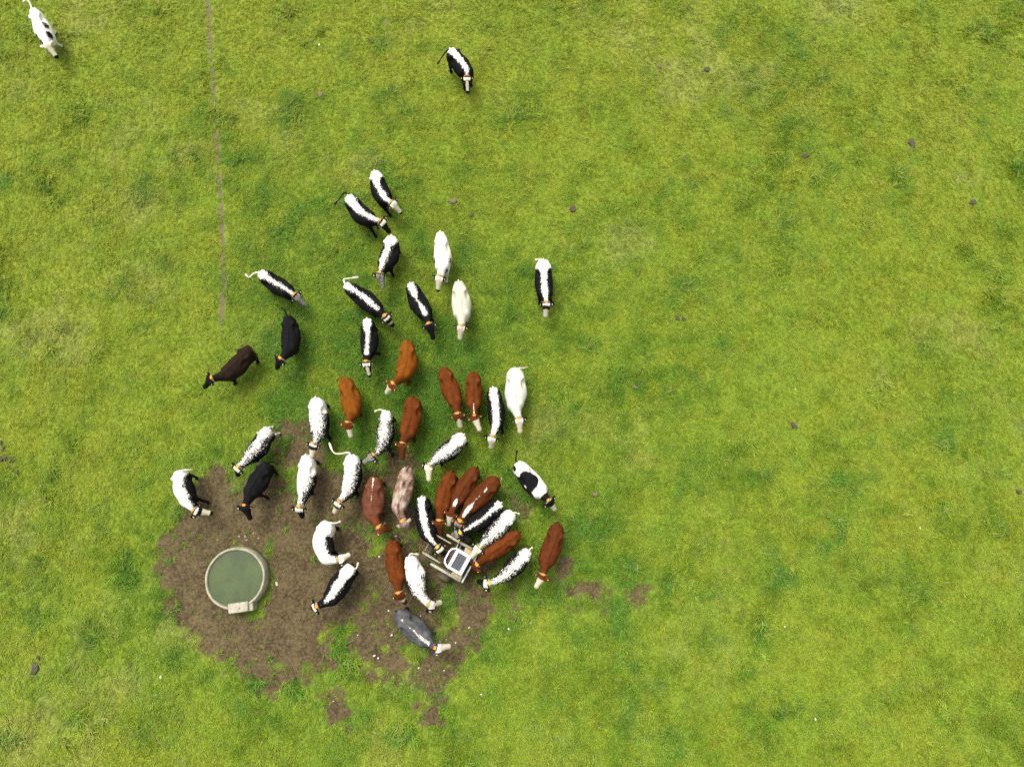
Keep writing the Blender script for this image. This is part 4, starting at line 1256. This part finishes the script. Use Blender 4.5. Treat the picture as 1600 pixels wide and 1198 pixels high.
PATS = [
 (1104, 110, .13, 'dark cowpat in the grass, highest one right of the lone top cow', 0),
 (1424, 225, .20, 'dark cowpat in the grass near the upper right corner', 0),
 (1519, 317, .15, 'dark cowpat in the grass, rightmost of the upper field', 0),
 (895, 327, .15, 'dark cowpat in the grass right of the uppermost herd cows', 0),
 (1240, 665, .14, 'dark cowpat in the open grass right of the herd, beside the all white cow', 0),
 (992, 605, .10, 'small dark cowpat in the grass right of the all white cow', 1),
 (1058, 497, .11, 'dark cowpat in the grass right of the cow standing apart', 0),
 (1068, 499, .08, 'small dark crumb of dung beside the cowpat right of the cow standing apart', 0),
 (56, 1044, .19, 'large dark cowpat in the grass near the bottom left corner', 0),
 (61, 1027, .07, 'small dark dung crumb just above the large bottom left cowpat', 0),
 (581, 65, .12, 'dark cowpat in the grass left of the lone top cow', 0),
 (501, 149, .13, 'brown dried cowpat in the upper field between track and lone top cow', 1),
 (1591, 768, .09, 'small dark cowpat at the right picture edge', 0),
 (708, 315, .16, 'grey-brown dried cowpat right of the white-headed uppermost herd cow', 1),
 (737, 336, .10, 'dark cowpat just above the bright white cow', 0),
 (1257, 245, .16, 'dark cowpat in a lush tuft of the upper right field', 0),
 (930, 772, .10, 'dark cowpat in grass right of the black saddle cow', 1),
 (1030, 105, .10, 'faint grey cowpat left of the highest right-hand cowpat', 1),
]
for k, (x, y, r, lab, dry) in enumerate(PATS):
    cowpat(x, y, r, lab, 300 + k, bool(dry))
for k, (x, y) in enumerate([(2, 691), (6, 697), (5, 703), (2, 717), (9, 716), (16, 716), (20, 720), (18, 730), (27, 738)]):
    cowpat(x, y, rnd.uniform(.06, .10), ('topmost', 'second', 'third', 'fourth', 'fifth', 'sixth', 'seventh', 'eighth', 'lowest')[k] + ' dark dung blob of the curved row at the left picture edge', 400 + k, False, 'dung row at the left edge')

nt = NT('pale_stone')
p = nt.objpos()
STONE = nt.fin(nt.mix(nt.ramp(nt.noise(20, 4, .6, p), .35, .7), (.52, .49, .40), (.30, .27, .19)), .85, .2)
STONE_T = plain('tan_stone', (.24, .20, .13), .85, .2, var=.4, scale=25)
def stone(px, py, r, label, group, seed, mat=None):
    rr = random.Random(seed)
    c = at(px, py)
    V, F = sphere_mesh((0, 0, 0), 1, 9, 6)
    s = np.array([rr.uniform(.8, 1.3), rr.uniform(.6, 1.0), rr.uniform(.4, .6)]) * r * .56
    w = 1 + .35 * vnoise(V[:, 0] * 1.3 + seed, V[:, 1] * 1.3, V[:, 2] * 1.3, seed)
    V = V * w[:, None] * s
    a = rr.uniform(0, 6.28)
    V = V @ np.array([[math.cos(a), math.sin(a), 0], [-math.sin(a), math.cos(a), 0], [0, 0, 1]])
    z0 = ground_height(c[0], c[1])
    me = bpy.data.meshes.new('stone')
    me.from_pydata([tuple(map(float, q)) for q in V], [], [tuple(map(int, q)) for q in F])
    o = link('stone', me, mat or STONE, None, (c[0], c[1], z0 + r * .3))
    tag(o, label, 'stone', group)

G1 = 'pale stones lying in the grass'
for k, (x, y, r, lab) in enumerate([
 (499, 71, .085, 'white stone in the grass of the upper field, right of the wheel track'),
 (1274, 1123, .085, 'white stone in the grass near the bottom right'),
 (1437, 825, .09, 'pale stone in the grass near the right edge, below the middle'),
 (1226, 979, .06, 'tiny white stone in the grass of the lower right field'),
 (252, 1057, .09, 'white stone in the grass below left of the mud'),
 (752, 1084, .08, 'white stone in the grass below right of the mud'),
 (795, 982, .075, 'largest of three pale stones in grass below the feeder group'),
 (807, 977, .05, 'middle one of three pale stones in grass below the feeder group'),
 (829, 973, .06, 'rightmost of three pale stones in grass below the feeder group'),
 (1242, 608, .05, 'tiny white stone in the grass just above the dark cowpat right of the herd')]):
    stone(x, y, r, lab, G1, 500 + k)
stone(433, 912, .12, 'largest white stone on the mud, just right of the trough', 'pale stones on the mud', 530)
for k, (x, y, lab) in enumerate([
 (607, 954, 'small pale stone on the mud just left of the grey cow\'s rump'),
 (657, 962, 'small pale stone on the mud just above the grey cow\'s back'),
 (558.5, 992, 'small pale stone beside the green grass strip left of the grey cow'),
 (612, 992, 'small pale stone on the mud just below the grey cow\'s hip'),
 (585, 1024, 'left stone of the close pair on the mud below the grey cow'),
 (591, 1028, 'right stone of the close pair on the mud below the grey cow'),
 (712, 1004, 'small pale stone just right of the grey cow\'s nose'),
 (697.5, 999, 'small pale stone just above the grey cow\'s head'),
 (733, 980, 'small pale stone on the mud up and right of the grey cow\'s head'),
 (671, 1046, 'middle of three tiny pale stones in a row below the grey cow'),
 (694, 1047, 'rightmost of three tiny pale stones in a row below the grey cow'),
 (654.5, 1043, 'leftmost of three tiny pale stones in a row below the grey cow'),
 (733, 1020, 'small pale stone on the mud edge down and right of the grey cow\'s head')]):
    stone(x, y, rnd.uniform(.045, .075), lab, 'small stones around the grey cow', 540 + k)
for k, (x, y) in enumerate([(521, 1095), (687, 1112)]):
    stone(x, y, .04, ('tiny pale stone on the small bare patch below left of the grey cow', 'tiny pale stone on the small bare patch below the grey cow')[k], 'pale stones on the mud', 560 + k)
for k, (x, y) in enumerate([(618.6, 837.5), (592.7, 869)]):
    stone(x, y, .08, ('pale stone on the mud just above the long red cow', 'pale stone on the mud left of the long red cow')[k], 'pale stones on the mud', 570 + k)
for k, (x, y, r) in enumerate([(374, 838, .09), (383, 838, .09), (404, 841, .07), (398, 850, .07), (393, 856, .06), (366, 850, .06), (385, 844, .07), (339, 843, .05), (396, 833, .06)]):
    stone(x, y, r, 'tan stone of the loose cluster above the trough, ' + ('left of the two largest', 'right of the two largest', 'rightmost', 'second nearest the rim on the right', 'nearest the rim on the right', 'nearest the rim on the left', 'just below the two largest', 'lying apart at far left', 'highest one')[k], 'tan stones above the trough', 580 + k, STONE_T)
